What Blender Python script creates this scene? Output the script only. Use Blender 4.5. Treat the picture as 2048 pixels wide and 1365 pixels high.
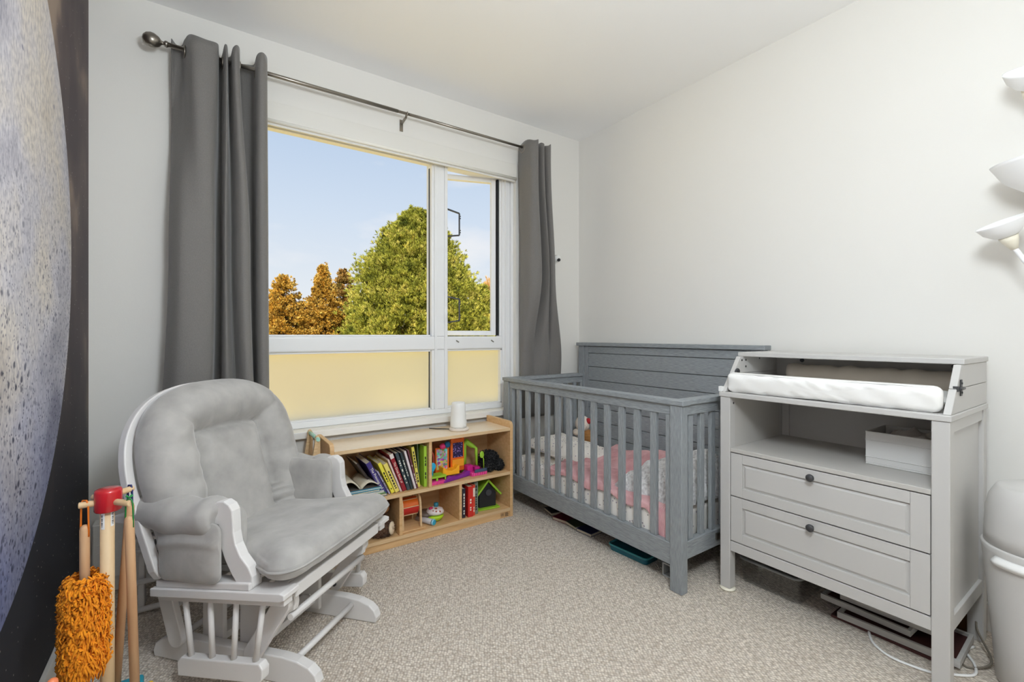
import bpy, bmesh, math, random
import numpy as np
from mathutils import Vector, Matrix, Euler

for o in list(bpy.data.objects):
    bpy.data.objects.remove(o)
SC = bpy.context.scene
COL = SC.collection
R = math.radians
random.seed(7)
rng = np.random.default_rng(11)

# ---------------------------------------------------------------- camera
cam_data = bpy.data.cameras.new('camera')
cam_data.sensor_width = 36.0
cam_data.lens = 36.0 * 917.0 / 2048.0
cam_data.shift_y = -10.5 / 2048.0
cam_data.clip_start = 0.02
cam_data.clip_end = 500
cam = bpy.data.objects.new('camera', cam_data)
COL.objects.link(cam)
cam.location = (0, 0, 1.15)
cam.rotation_euler = (R(90), 0, -math.atan2(.569, .822))
SC.camera = cam

# ---------------------------------------------------------------- colour management
SC.view_settings.view_transform = 'Standard'
SC.view_settings.look = 'None'
SC.view_settings.exposure = 0.0
SC.view_settings.gamma = 1.0
SC.view_settings.use_curve_mapping = False
SC.cycles.use_denoising = True
SC.cycles.max_bounces = 14
SC.cycles.diffuse_bounces = 8
SC.cycles.transparent_max_bounces = 24
SC.cycles.sample_clamp_indirect = 6.0

# ---------------------------------------------------------------- sky
world = bpy.data.worlds.new('sky')
SC.world = world
world.use_nodes = True
nt = world.node_tree
for n in list(nt.nodes):
    nt.nodes.remove(n)
w_out = nt.nodes.new('ShaderNodeOutputWorld')
w_bg = nt.nodes.new('ShaderNodeBackground')
w_tc = nt.nodes.new('ShaderNodeTexCoord')
w_sep = nt.nodes.new('ShaderNodeSeparateXYZ')
w_ramp = nt.nodes.new('ShaderNodeValToRGB')
w_noise = nt.nodes.new('ShaderNodeTexNoise')
w_map = nt.nodes.new('ShaderNodeMapping')
w_cr = nt.nodes.new('ShaderNodeValToRGB')
w_mix = nt.nodes.new('ShaderNodeMixRGB')
nt.links.new(w_tc.outputs['Generated'], w_sep.inputs[0])
nt.links.new(w_sep.outputs['Z'], w_ramp.inputs[0])
e = w_ramp.color_ramp.elements
e[0].position = 0.0; e[0].color = (.90, .87, .86, 1)
e[1].position = .9; e[1].color = (.34, .50, .80, 1)
x = e.new(.09); x.color = (.80, .85, .91, 1)
x = e.new(.24); x.color = (.66, .76, .90, 1)
x = e.new(.42); x.color = (.50, .63, .83, 1)
nt.links.new(w_tc.outputs['Generated'], w_map.inputs[0])
w_map.inputs['Scale'].default_value = (1.6, 1.6, 4.2)
nt.links.new(w_map.outputs[0], w_noise.inputs['Vector'])
w_noise.inputs['Scale'].default_value = 2.3
w_noise.inputs['Detail'].default_value = 6
nt.links.new(w_noise.outputs[0], w_cr.inputs[0])
w_cr.color_ramp.elements[0].position = .50
w_cr.color_ramp.elements[1].position = .80
w_mix.inputs[2].default_value = (.96, .94, .94, 1)
nt.links.new(w_cr.outputs[0], w_mix.inputs[0])
nt.links.new(w_ramp.outputs[0], w_mix.inputs[1])
nt.links.new(w_mix.outputs[0], w_bg.inputs[0])
w_bg.inputs[1].default_value = 1.0
nt.links.new(w_bg.outputs[0], w_out.inputs[0])

# ---------------------------------------------------------------- sun (behind the house, it lights the trees only)
sun_d = bpy.data.lights.new('sun', 'SUN')
sun_d.energy = 6.0
sun_d.angle = R(.6)
sun_d.color = (1, .93, .80)
sun = bpy.data.objects.new('sun', sun_d)
COL.objects.link(sun)
sun.rotation_euler = Vector((-.45, -.62, .64)).to_track_quat('Z', 'Y').to_euler()
sun.location = (-3, -4, 12)
FILL_COL = (.87, .945, 1)
FILL = 59.0; FILL_AT = (.5, .05, 1.97)   # fill globe added unseen above the camera to brighten the room

# ================================================================ helpers
def lin(r, g, b):
    f = lambda c: (c / 255 / 12.92) if c / 255 <= .04045 else ((c / 255 + .055) / 1.055) ** 2.4
    return (f(r), f(g), f(b), 1)

MATS = {}
def mat(name, col, rough=.6, metal=0, var=0, vscale=8, stretch=(1, 1, 1), bump=0, bscale=60, bstretch=None,
        spec=.5, sheen=0, emit=None, coat=0, detail=4, col2=None):
    m = bpy.data.materials.new(name)
    m.use_nodes = True
    t = m.node_tree
    b = t.nodes['Principled BSDF']
    if len(col) == 3:
        col = (*col, 1)
    b.inputs['Base Color'].default_value = col
    b.inputs['Roughness'].default_value = rough
    b.inputs['Metallic'].default_value = metal
    b.inputs['Specular IOR Level'].default_value = spec
    if coat:
        b.inputs['Coat Weight'].default_value = coat
        b.inputs['Coat Roughness'].default_value = .15
    if sheen:
        b.inputs['Sheen Weight'].default_value = sheen
        b.inputs['Sheen Roughness'].default_value = .4
    if emit:
        b.inputs['Emission Color'].default_value = col
        b.inputs['Emission Strength'].default_value = emit
    if var or bump or col2:
        tc = t.nodes.new('ShaderNodeTexCoord')
        mp = t.nodes.new('ShaderNodeMapping')
        t.links.new(tc.outputs['Object'], mp.inputs[0])
        mp.inputs['Scale'].default_value = stretch
        if var or col2:
            nz = t.nodes.new('ShaderNodeTexNoise')
            nz.inputs['Scale'].default_value = vscale
            nz.inputs['Detail'].default_value = detail
            t.links.new(mp.outputs[0], nz.inputs['Vector'])
            rp = t.nodes.new('ShaderNodeValToRGB')
            rp.color_ramp.elements[0].position = .3
            rp.color_ramp.elements[1].position = .7
            if col2:
                rp.color_ramp.elements[0].color = col
                rp.color_ramp.elements[1].color = (*col2[:3], 1)
            else:
                rp.color_ramp.elements[0].color = (*[c * (1 - var) for c in col[:3]], 1)
                rp.color_ramp.elements[1].color = (*[min(1, c * (1 + var)) for c in col[:3]], 1)
            t.links.new(nz.outputs[0], rp.inputs[0])
            t.links.new(rp.outputs[0], b.inputs['Base Color'])
        if bump:
            mp2 = t.nodes.new('ShaderNodeMapping')
            mp2.inputs['Scale'].default_value = bstretch or stretch
            t.links.new(tc.outputs['Object'], mp2.inputs[0])
            nz2 = t.nodes.new('ShaderNodeTexNoise')
            nz2.inputs['Scale'].default_value = bscale
            nz2.inputs['Detail'].default_value = 3
            t.links.new(mp2.outputs[0], nz2.inputs['Vector'])
            bp = t.nodes.new('ShaderNodeBump')
            bp.inputs['Strength'].default_value = bump
            bp.inputs['Distance'].default_value = .004
            t.links.new(nz2.outputs[0], bp.inputs['Height'])
            t.links.new(bp.outputs[0], b.inputs['Normal'])
    MATS[name] = m
    return m

def wm(o):
    m = o.matrix_basis.copy()
    while o.parent:
        o = o.parent
        m = o.matrix_basis @ m
    return m

def tag(o, label=None, cat=None, group=None, kind=None):
    if label: o['label'] = label
    if cat: o['category'] = cat
    if group: o['group'] = group
    if kind: o['kind'] = kind
    return o

def thing(name, label, cat, loc, rz=0, group=None, rot=None):
    o = bpy.data.objects.new(name, None)
    COL.objects.link(o)
    o.empty_display_size = .05
    o.location = loc
    o.rotation_euler = rot or (0, 0, rz)
    return tag(o, label, cat, group)

class MB:
    """collects faces of ONE part; coordinates are world ones unless build(local=True)"""
    def __init__(s):
        s.v = []; s.f = []; s.sm = []
    def add(s, vs, fs, smooth=False):
        k = len(s.v)
        s.v.extend([tuple(p) for p in vs])
        s.f.extend([tuple(i + k for i in f) for f in fs])
        s.sm.extend([smooth] * len(fs))
        return s
    def box(s, a, b):
        (x0, y0, z0), (x1, y1, z1) = a, b
        x0, x1 = min(x0, x1), max(x0, x1); y0, y1 = min(y0, y1), max(y0, y1); z0, z1 = min(z0, z1), max(z0, z1)
        vs = [(x0, y0, z0), (x1, y0, z0), (x1, y1, z0), (x0, y1, z0), (x0, y0, z1), (x1, y0, z1), (x1, y1, z1), (x0, y1, z1)]
        return s.add(vs, [(0, 3, 2, 1), (4, 5, 6, 7), (0, 1, 5, 4), (1, 2, 6, 5), (2, 3, 7, 6), (3, 0, 4, 7)])
    def hexa(s, vs):
        return s.add(vs, [(0, 3, 2, 1), (4, 5, 6, 7), (0, 1, 5, 4), (1, 2, 6, 5), (2, 3, 7, 6), (3, 0, 4, 7)])
    def bar(s, p, q, w, h, up=(0, 0, 1)):
        p, q = Vector(p), Vector(q); d = (q - p).normalized(); up = Vector(up)
        a = d.cross(up)
        if a.length < 1e-4: a = d.cross(Vector((1, 0, 0)))
        a.normalize(); b = a.cross(d).normalized()
        a *= w / 2; b *= h / 2
        return s.hexa([p - a - b, p + a - b, q + a - b, q - a - b, p - a + b, p + a + b, q + a + b, q - a + b])
    def cyl(s, p, q, r0, r1=None, n=16, caps=True):
        p, q = Vector(p), Vector(q); r1 = r0 if r1 is None else r1
        return s.tube([p, q], [r0, r1], n, caps)
    def tube(s, pts, r, n=12, caps=True, closed=False):
        pts = [Vector(p) for p in pts]
        N = len(pts)
        rs = r if isinstance(r, (list, tuple)) else [r] * N
        vs = []; prev = None
        for i, p in enumerate(pts):
            if closed:
                d = (pts[(i + 1) % N] - pts[i - 1])
            else:
                d = pts[min(i + 1, N - 1)] - pts[max(i - 1, 0)]
            d.normalize()
            if prev is None:
                a = d.cross(Vector((0, 0, 1)))
                if a.length < 1e-3: a = d.cross(Vector((1, 0, 0)))
            else:
                a = prev - d * prev.dot(d)
            a.normalize(); prev = a; b = d.cross(a)
            for k in range(n):
                t = 2 * math.pi * k / n
                vs.append(p + (a * math.cos(t) + b * math.sin(t)) * rs[i])
        fs = []
        for i in range(N if closed else N - 1):
            j = (i + 1) % N
            for k in range(n):
                l = (k + 1) % n
                fs.append((i * n + k, i * n + l, j * n + l, j * n + k))
        s.add(vs, fs, True)
        if caps and not closed:
            k0 = len(s.v) - len(vs)
            s.f.append(tuple(k0 + k for k in reversed(range(n)))); s.sm.append(False)
            s.f.append(tuple(k0 + (N - 1) * n + k for k in range(n))); s.sm.append(False)
        return s
    def lathe(s, prof, c=(0, 0, 0), axis=(0, 0, 1), n=32):
        c = Vector(c); ax = Vector(axis).normalized()
        a = ax.cross(Vector((0, 0, 1)))
        if a.length < 1e-3: a = Vector((1, 0, 0))
        a.normalize(); b = ax.cross(a)
        vs = []
        for r, h in prof:
            for k in range(n):
                t = 2 * math.pi * k / n
                vs.append(c + ax * h + (a * math.cos(t) + b * math.sin(t)) * r)
        fs = []
        for i in range(len(prof) - 1):
            for k in range(n):
                l = (k + 1) % n
                fs.append((i * n + k, i * n + l, (i + 1) * n + l, (i + 1) * n + k))
        k0 = len(s.v)
        s.add(vs, fs, True)
        if prof[0][0] > 1e-5:
            s.f.append(tuple(k0 + k for k in reversed(range(n)))); s.sm.append(False)
        if prof[-1][0] > 1e-5:
            s.f.append(tuple(k0 + (len(prof) - 1) * n + k for k in range(n))); s.sm.append(False)
        return s
    def ball(s, c, r, n=16, m=10):
        rx, ry, rz = r if isinstance(r, (tuple, list)) else (r, r, r)
        vs = []; fs = []
        for i in range(m + 1):
            p = math.pi * i / m
            for k in range(n):
                t = 2 * math.pi * k / n
                vs.append((c[0] + rx * math.sin(p) * math.cos(t), c[1] + ry * math.sin(p) * math.sin(t), c[2] - rz * math.cos(p)))
        for i in range(m):
            for k in range(n):
                l = (k + 1) % n
                fs.append((i * n + k, i * n + l, (i + 1) * n + l, (i + 1) * n + k))
        return s.add(vs, fs, True)
    def prism(s, poly, f0, f1, smooth=False):
        """poly: 2-D points; f0, f1: maps of a 2-D point to the two faces"""
        n = len(poly)
        vs = [f0(*p) for p in poly] + [f1(*p) for p in poly]
        k0 = len(s.v)
        s.add(vs, [(i, (i + 1) % n, n + (i + 1) % n, n + i) for i in range(n)], smooth)
        s.f.append(tuple(k0 + i for i in reversed(range(n)))); s.sm.append(False)
        s.f.append(tuple(k0 + n + i for i in range(n))); s.sm.append(False)
        return s
    def grid(s, fn, nu, nv, closed_u=False):
        vs = [fn(i / (nu if closed_u else nu - 1), j / (nv - 1)) for j in range(nv) for i in range(nu)]
        fs = []
        for j in range(nv - 1):
            for i in range(nu if closed_u else nu - 1):
                k = (i + 1) % nu
                fs.append((j * nu + i, j * nu + k, (j + 1) * nu + k, (j + 1) * nu + i))
        return s.add(vs, fs, True)
    def build(s, name, m, parent=None, at=None, local=False, bevel=0, seg=2, solid=0, subsurf=0, label=None, kind=None, offset=-1, weld=False):
        me = bpy.data.meshes.new(name)
        vs = np.array([tuple(p) for p in s.v], dtype=float)
        o = bpy.data.objects.new(name, me)
        COL.objects.link(o)
        if parent:
            o.parent = parent
            if not local:
                M_ = np.array(wm(parent).inverted())
                vs = vs @ M_[:3, :3].T + M_[:3, 3]
            if local:
                sh = Vector((0, 0, 0)); pp = parent
                while pp.type != 'EMPTY':
                    sh += pp.location; pp = pp.parent
                vs = vs - np.array(sh)
            if at is not None:
                a = Vector(at) if local else wm(parent).inverted() @ Vector(at)
            else:
                a = Vector((vs.min(0) + vs.max(0)) / 2)
            o.location = a
        else:
            a = Vector(at) if at is not None else Vector(((vs[:, 0].min() + vs[:, 0].max()) / 2, (vs[:, 1].min() + vs[:, 1].max()) / 2, vs[:, 2].min()))
            o.location = a
        vs = vs - np.array(a)
        me.from_pydata(vs.tolist(), [], s.f)
        me.polygons.foreach_set('use_smooth', s.sm)
        bm = bmesh.new(); bm.from_mesh(me)
        if weld:
            bmesh.ops.remove_doubles(bm, verts=bm.verts, dist=1e-5)
        bmesh.ops.recalc_face_normals(bm, faces=bm.faces)
        bm.to_mesh(me); bm.free()
        me.materials.append(MATS[m] if isinstance(m, str) else m)
        if solid:
            q = o.modifiers.new('thickness', 'SOLIDIFY'); q.thickness = solid; q.offset = offset
        if bevel:
            q = o.modifiers.new('bevel', 'BEVEL'); q.width = bevel; q.segments = seg; q.limit_method = 'ANGLE'; q.angle_limit = R(40)
        if subsurf:
            q = o.modifiers.new('smooth', 'SUBSURF'); q.levels = subsurf; q.render_levels = subsurf
        if label: o['label'] = label
        if kind: o['kind'] = kind
        return o

def dupe(o, delta, parent=None):
    c = o.copy(); COL.objects.link(c)
    if parent: c.parent = parent
    c.location = o.location + Vector(delta)
    return c

def B(name, m, parent, a, b, bevel=.003, **k):
    return MB().box(a, b).build(name, m, parent, bevel=bevel, **k)

def struct(o):
    o['kind'] = 'structure'; return o

def catmull(pts, n):
    P = [np.array(p, float) for p in pts]
    P = [2 * P[0] - P[1]] + P + [2 * P[-1] - P[-2]]
    out = []
    segs = len(P) - 3
    for k in range(n):
        t = k / (n - 1) * segs
        i = min(int(t), segs - 1); t -= i
        a, b, c, d = P[i:i + 4]
        out.append(.5 * (2 * b + (c - a) * t + (2 * a - 5 * b + 4 * c - d) * t * t + (3 * b - a - 3 * c + d) * t ** 3))
    return out

def cushion(mb, outline, c, org, A, Bv, N, hf, hb, rings=22, dist_pts=None, wr=None):
    """star-shaped puffed cushion: outline 2-D, hf/hb heights over the distance to the outline"""
    O = np.array(outline, float); c = np.array(c, float)
    D = np.array(dist_pts if dist_pts is not None else outline, float)
    org, A, Bv, N = [np.array(q, float) for q in (org, A, Bv, N)]
    n = len(O)
    vs = []; fs = []
    rr = [1 - (1 - i / rings) ** 1.6 if False else i / rings for i in range(1, rings + 1)]
    rr = [math.sin(r * math.pi / 2) for r in rr]
    def pos(p, side):
        d = np.sqrt(((D - p) ** 2).sum(1)).min()
        h = hf(p, d) if side > 0 else -hb(p, d)
        return org + A * p[0] + Bv * p[1] + N * h
    for side in (1, -1):
        k0 = len(vs)
        vs.append(pos(c, side))
        for i, r in enumerate(rr):
            for k in range(n):
                p = c + (O[k] - c) * r
                vs.append(pos(p, side))
        for k in range(n):
            l = (k + 1) % n
            f = (k0, k0 + 1 + k, k0 + 1 + l)
            fs.append(f if side > 0 else f[::-1])
        for i in range(rings - 1):
            a = k0 + 1 + i * n; b = a + n
            for k in range(n):
                l = (k + 1) % n
                f = (a + k, b + k, b + l, a + l)
                fs.append(f if side > 0 else f[::-1])
    a = 1 + (rings - 1) * n; b = 1 + rings * n + a
    for k in range(n):
        l = (k + 1) % n
        fs.append((a + k, b + k, b + l, a + l))
    mb.add(vs, fs, True)
    return mb

def rrect(w0, h0, w1, h1, r, n=8):
    pts = []
    for cx, cy, a0 in ((w1 - r, h1 - r, 0), (w0 + r, h1 - r, 90), (w0 + r, h0 + r, 180), (w1 - r, h0 + r, 270)):
        for k in range(n + 1):
            t = R(a0 + 90 * k / n)
            pts.append((cx + r * math.cos(t), cy + r * math.sin(t)))
    return pts

def densify(pts, step):
    out = []
    for i, p in enumerate(pts):
        q = pts[(i + 1) % len(pts)]
        L = math.hypot(q[0] - p[0], q[1] - p[1]); k = max(1, int(L / step))
        for j in range(k):
            out.append((p[0] + (q[0] - p[0]) * j / k, p[1] + (q[1] - p[1]) * j / k))
    return out

def wob(p, seed, f):
    """cheap smooth pseudo-noise"""
    x, y = p[0] * f + seed * 1.7, p[1] * f - seed * 2.3
    return (math.sin(x * 1.3 + 1.7 * math.sin(y * .9)) + math.sin(y * 1.7 + 1.3 * math.sin(x * 1.1 + seed)) + .6 * math.sin((x + y) * 2.3 + seed)) / 2.6

def text(name, body, size, m, parent, M4, depth=.0004):
    cu = bpy.data.curves.new(name, 'FONT')
    cu.body = body; cu.size = size; cu.extrude = depth; cu.align_x = 'CENTER'; cu.align_y = 'CENTER'; cu.resolution_u = 2
    tmp = bpy.data.objects.new('tmp', cu); COL.objects.link(tmp)
    dg = bpy.context.evaluated_depsgraph_get()
    me = bpy.data.meshes.new_from_object(tmp.evaluated_get(dg))
    bpy.data.objects.remove(tmp)
    o = bpy.data.objects.new(name, me); COL.objects.link(o)
    me.materials.clear(); me.materials.append(MATS[m])
    o.parent = parent
    o.matrix_basis = wm(parent).inverted() @ M4
    return o

# ================================================================ materials
mat('wall_paint', lin(229, 227, 222), .85, bump=.05, bscale=180)
mat('ceiling_paint', lin(246, 246, 246), .9, bump=.05, bscale=150)
mat('trim_white', lin(232, 231, 228), .45)
mat('vinyl_white', lin(236, 237, 238), .35)
mat('gasket', lin(38, 40, 42), .6)
mat('blind_white', lin(226, 224, 218), .55)
mat('blind_bar', lin(238, 236, 228), .4)
mat('brushed_nickel', lin(150, 144, 135), .32, metal=1)
mat('curtain_cloth', lin(117, 114, 111), .85, var=.10, vscale=420, stretch=(1, 1, .5), bump=.25, bscale=500, sheen=.25)
mat('black_metal', lin(40, 42, 43), .45)
mat('white_plastic', lin(238, 238, 236), .35)
mat('black_plastic', lin(22, 22, 24), .3)
mat('chair_paint', lin(222, 219, 217), .4)
mat('microfiber', lin(168, 165, 161), .9, var=.15, vscale=13, sheen=.5, bump=.5, bscale=16, detail=6)
mat('birch', lin(222, 184, 136), .45, col2=lin(205, 163, 112), vscale=5, stretch=(1.2, 7, 14))
mat('birch_edge', lin(203, 168, 125), .55, col2=lin(226, 197, 155), vscale=10, stretch=(.6, 1, 30))
mat('birch_top_glare', lin(240, 222, 196), .28, col2=lin(232, 208, 176), vscale=4, stretch=(1.2, 14, 1), coat=.5)  # paler than the other birch: window glare put into the colour
mat('birch_back', lin(205, 168, 124), .5, col2=lin(190, 150, 105), vscale=4, stretch=(1, 1, 12))
def grain(name, a, b, st):
    m = mat(name, a, .55, col2=b, vscale=75, stretch=st, bump=.25, bscale=75, bstretch=st, detail=8)
    return m
grain('crib_along', lin(122, 127, 130), lin(160, 165, 168), (6, .35, 6))
grain('crib_up', lin(122, 127, 130), lin(160, 165, 168), (6, 6, .35))
grain('crib_across', lin(122, 127, 130), lin(160, 165, 168), (.35, 6, 6))
mat('groove_dark', lin(70, 74, 78), .8)
mat('changer_paint', lin(193, 191, 188), .42)
mat('changer_inner', lin(188, 185, 180), .5)
mat('knob_dark', lin(58, 58, 60), .45)
mat('pad_white', lin(244, 243, 240), .3, bump=.1, bscale=14)
mat('pad_beige', lin(196, 186, 172), .45, bump=.1, bscale=14)
mat('box_fabric', lin(208, 207, 204), .8, bump=.2, bscale=300)
mat('pail_plastic', lin(205, 203, 200), .38)
mat('lamp_shade', lin(244, 244, 244), .35)
mat('lamp_cream', lin(238, 232, 214), .4)
mat('sheet', lin(236, 231, 224), .9, bump=.2, bscale=30)
# ---- special materials
def nodes_of(name, rough=.7):
    m = bpy.data.materials.new(name); m.use_nodes = True
    MATS[name] = m
    t = m.node_tree
    b = t.nodes['Principled BSDF']; b.inputs['Roughness'].default_value = rough
    return m, t, b

def N(t, kind, **kw):
    n = t.nodes.new(kind)
    for k, v in kw.items():
        setattr(n, k, v)
    return n

def ramp(t, src, *stops):
    r = N(t, 'ShaderNodeValToRGB')
    e = r.color_ramp.elements
    while len(e) < len(stops): e.new(.5)
    for el, (p, c) in zip(e, stops):
        el.position = p; el.color = c if len(c) == 4 else (*c, 1)
    t.links.new(src, r.inputs[0])
    return r.outputs[0]

def mix(t, fac, a, b, mode='MIX'):
    n = N(t, 'ShaderNodeMixRGB', blend_type=mode)
    for i, s in enumerate((fac, a, b)):
        if hasattr(s, 'links'): t.links.new(s, n.inputs[i])
        else: n.inputs[i].default_value = s if i == 0 else (s if len(s) == 4 else (*s, 1))
    return n.outputs[0]

def noise(t, vec, scale, detail=4, st=None):
    if st:
        mp = N(t, 'ShaderNodeMapping'); mp.inputs['Scale'].default_value = st
        t.links.new(vec, mp.inputs[0]); vec = mp.outputs[0]
    n = N(t, 'ShaderNodeTexNoise'); n.inputs['Scale'].default_value = scale; n.inputs['Detail'].default_value = detail
    t.links.new(vec, n.inputs['Vector'])
    return n.outputs[0]

# carpet: cut loops in rows
m, t, b = nodes_of('carpet', .95)
tc = N(t, 'ShaderNodeTexCoord')
vo = N(t, 'ShaderNodeTexVoronoi'); vo.inputs['Scale'].default_value = 1; vo.inputs['Randomness'].default_value = .55
mp = N(t, 'ShaderNodeMapping'); mp.inputs['Scale'].default_value = (110, 88, 1); mp.inputs['Rotation'].default_value = (0, 0, R(38))
t.links.new(tc.outputs['Object'], mp.inputs[0]); t.links.new(mp.outputs[0], vo.inputs['Vector'])
c1 = ramp(t, vo.outputs['Distance'], (0.05, lin(252, 242, 228)), (.75, lin(182, 168, 152)))
c2 = ramp(t, noise(t, tc.outputs['Object'], 55, 3), (.35, (.78, .78, .78)), (.65, (1, 1, 1)))
t.links.new(mix(t, 1, c1, c2, 'MULTIPLY'), b.inputs['Base Color'])
bp = N(t, 'ShaderNodeBump'); bp.invert = True; bp.inputs['Strength'].default_value = .9; bp.inputs['Distance'].default_value = .006
t.links.new(vo.outputs['Distance'], bp.inputs['Height']); t.links.new(bp.outputs[0], b.inputs['Normal'])
b.inputs['Specular IOR Level'].default_value = .15
b.inputs['Sheen Weight'].default_value = .2

# printed mural of a large moon against a dark starry sky
m, t, b = nodes_of('moon_mural', .75)
tc = N(t, 'ShaderNodeTexCoord'); P_ = tc.outputs['Object']
sub = N(t, 'ShaderNodeVectorMath', operation='SUBTRACT'); sub.inputs[1].default_value = (0, 1.343, 1.445)
t.links.new(P_, sub.inputs[0])
ms = N(t, 'ShaderNodeVectorMath', operation='MULTIPLY'); ms.inputs[1].default_value = (0, 1, 1); t.links.new(sub.outputs[0], ms.inputs[0])
ln = N(t, 'ShaderNodeVectorMath', operation='LENGTH'); t.links.new(ms.outputs[0], ln.inputs[0])
inside = ramp(t, ln.outputs['Value'], (.0, (1, 1, 1)), (1.0, (1, 1, 1)))
md = N(t, 'ShaderNodeMath', operation='LESS_THAN'); md.inputs[1].default_value = 1.047
t.links.new(ln.outputs['Value'], md.inputs[0])
base = ramp(t, noise(t, P_, 2.1, 8), (.32, lin(150, 148, 160)), (.46, lin(206, 203, 208)), (.60, lin(218, 210, 200)), (.75, lin(176, 164, 150)))
va = N(t, 'ShaderNodeTexVoronoi'); va.inputs['Scale'].default_value = 26
nzv = noise(t, P_, 9, 4)
addv = N(t, 'ShaderNodeVectorMath', operation='ADD'); t.links.new(P_, addv.inputs[0])
scl = N(t, 'ShaderNodeVectorMath', operation='SCALE'); scl.inputs['Scale'].default_value = .05
t.links.new(nzv, scl.inputs[0]); t.links.new(scl.outputs[0], addv.inputs[1]); t.links.new(addv.outputs[0], va.inputs['Vector'])
pit = ramp(t, va.outputs['Distance'], (.16, (.20, .21, .28)), (.25, (.75, .75, .78)), (.32, (1.1, 1.1, 1.1)))
vb = N(t, 'ShaderNodeTexVoronoi'); vb.inputs['Scale'].default_value = 62; t.links.new(addv.outputs[0], vb.inputs['Vector'])
pit2 = ramp(t, vb.outputs['Distance'], (.15, (.30, .31, .38)), (.30, (1, 1, 1)))
vb2 = N(t, 'ShaderNodeTexVoronoi'); vb2.inputs['Scale'].default_value = 9; t.links.new(addv.outputs[0], vb2.inputs['Vector'])
pit3 = ramp(t, vb2.outputs['Distance'], (.06, (.55, .56, .66)), (.10, (1.0, 1.0, 1.0)), (.2, (1, 1, 1)))
patch = ramp(t, noise(t, P_, 3.1, 3), (.42, (0, 0, 0)), (.56, (1, 1, 1)))
sepm = N(t, 'ShaderNodeSeparateXYZ'); t.links.new(P_, sepm.inputs[0])
lowm = ramp(t, sepm.outputs['Z'], (.35, (0, 0, 0)), (.36, (0, 0, 0)))
mr = N(t, 'ShaderNodeMapRange'); mr.inputs[1].default_value = 1.9; mr.inputs[2].default_value = 1.2; t.links.new(sepm.outputs['Z'], mr.inputs[0])
low = mr.outputs[0]
fine = ramp(t, noise(t, P_, 75, 6, (1, 1, .6)), (.3, (.55, .56, .64)), (.62, (1.05, 1.05, 1.05)))
moon = mix(t, low, base, mix(t, 1, base, mix(t, patch, pit2, mix(t, 1, pit, pit2, 'MULTIPLY')), 'MULTIPLY'))
moon = mix(t, .8, moon, mix(t, 1, moon, fine, 'MULTIPLY'))
moon = mix(t, 1, moon, pit3, 'MULTIPLY')
mr2 = N(t, 'ShaderNodeMapRange'); mr2.inputs[1].default_value = 1.15; mr2.inputs[2].default_value = .55; t.links.new(sepm.outputs['Z'], mr2.inputs[0])
moon = mix(t, mr2.outputs[0], moon, mix(t, 1, moon, lin(150, 160, 200), 'MULTIPLY'))
vs_ = N(t, 'ShaderNodeTexVoronoi'); vs_.inputs['Scale'].default_value = 34; vs_.inputs['Randomness'].default_value = 1; t.links.new(P_, vs_.inputs['Vector'])
star = ramp(t, vs_.outputs['Distance'], (.05, (1, 1, 1)), (.10, (0, 0, 0)))
skyc = ramp(t, noise(t, P_, 2.4, 5, (1, 1.3, .8)), (.40, lin(78, 68, 70)), (.56, lin(96, 84, 82)), (.70, lin(150, 132, 118)))
mr3 = N(t, 'ShaderNodeMapRange'); mr3.inputs[1].default_value = 1.25; mr3.inputs[2].default_value = .55; t.links.new(sepm.outputs['Z'], mr3.inputs[0])
skyc = mix(t, mr3.outputs[0], skyc, lin(34, 34, 42))  # near-black foot of the printed sky, partly room shade painted in
skyc = mix(t, star, skyc, lin(170, 165, 165))
t.links.new(mix(t, md.outputs[0], skyc, moon), b.inputs['Base Color'])

# clear glass: passes light straight on, mirrors a little
def glass(name, tint, refl=.06):
    m = bpy.data.materials.new(name); m.use_nodes = True; MATS[name] = m
    t = m.node_tree; t.nodes.clear()
    o = t.nodes.new('ShaderNodeOutputMaterial'); mx = t.nodes.new('ShaderNodeMixShader')
    tr = t.nodes.new('ShaderNodeBsdfTransparent'); gl = t.nodes.new('ShaderNodeBsdfGlossy')
    tr.inputs[0].default_value = tint; gl.inputs['Roughness'].default_value = .02
    mx.inputs[0].default_value = refl
    t.links.new(tr.outputs[0], mx.inputs[1]); t.links.new(gl.outputs[0], mx.inputs[2]); t.links.new(mx.outputs[0], o.inputs[0])
    return m
glass('clear_glass', (.985, .99, .99, 1), .0)
glass('clear_plastic', (.91, .92, .92, 1), .12)
m = bpy.data.materials.new('privacy_film'); m.use_nodes = True; MATS['privacy_film'] = m
t = m.node_tree; t.nodes.clear()
o_ = t.nodes.new('ShaderNodeOutputMaterial'); rf = t.nodes.new('ShaderNodeBsdfRefraction')
rf.inputs['Color'].default_value = (1, .975, .90, 1); rf.inputs['Roughness'].default_value = .35; rf.inputs['IOR'].default_value = 1.25
tl_ = t.nodes.new('ShaderNodeBsdfTranslucent'); tl_.inputs['Color'].default_value = (.86, .83, .70, 1)
mx_ = t.nodes.new('ShaderNodeMixShader'); mx_.inputs[0].default_value = .88
t.links.new(rf.outputs[0], mx_.inputs[1]); t.links.new(tl_.outputs[0], mx_.inputs[2]); t.links.new(mx_.outputs[0], o_.inputs[0])

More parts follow.
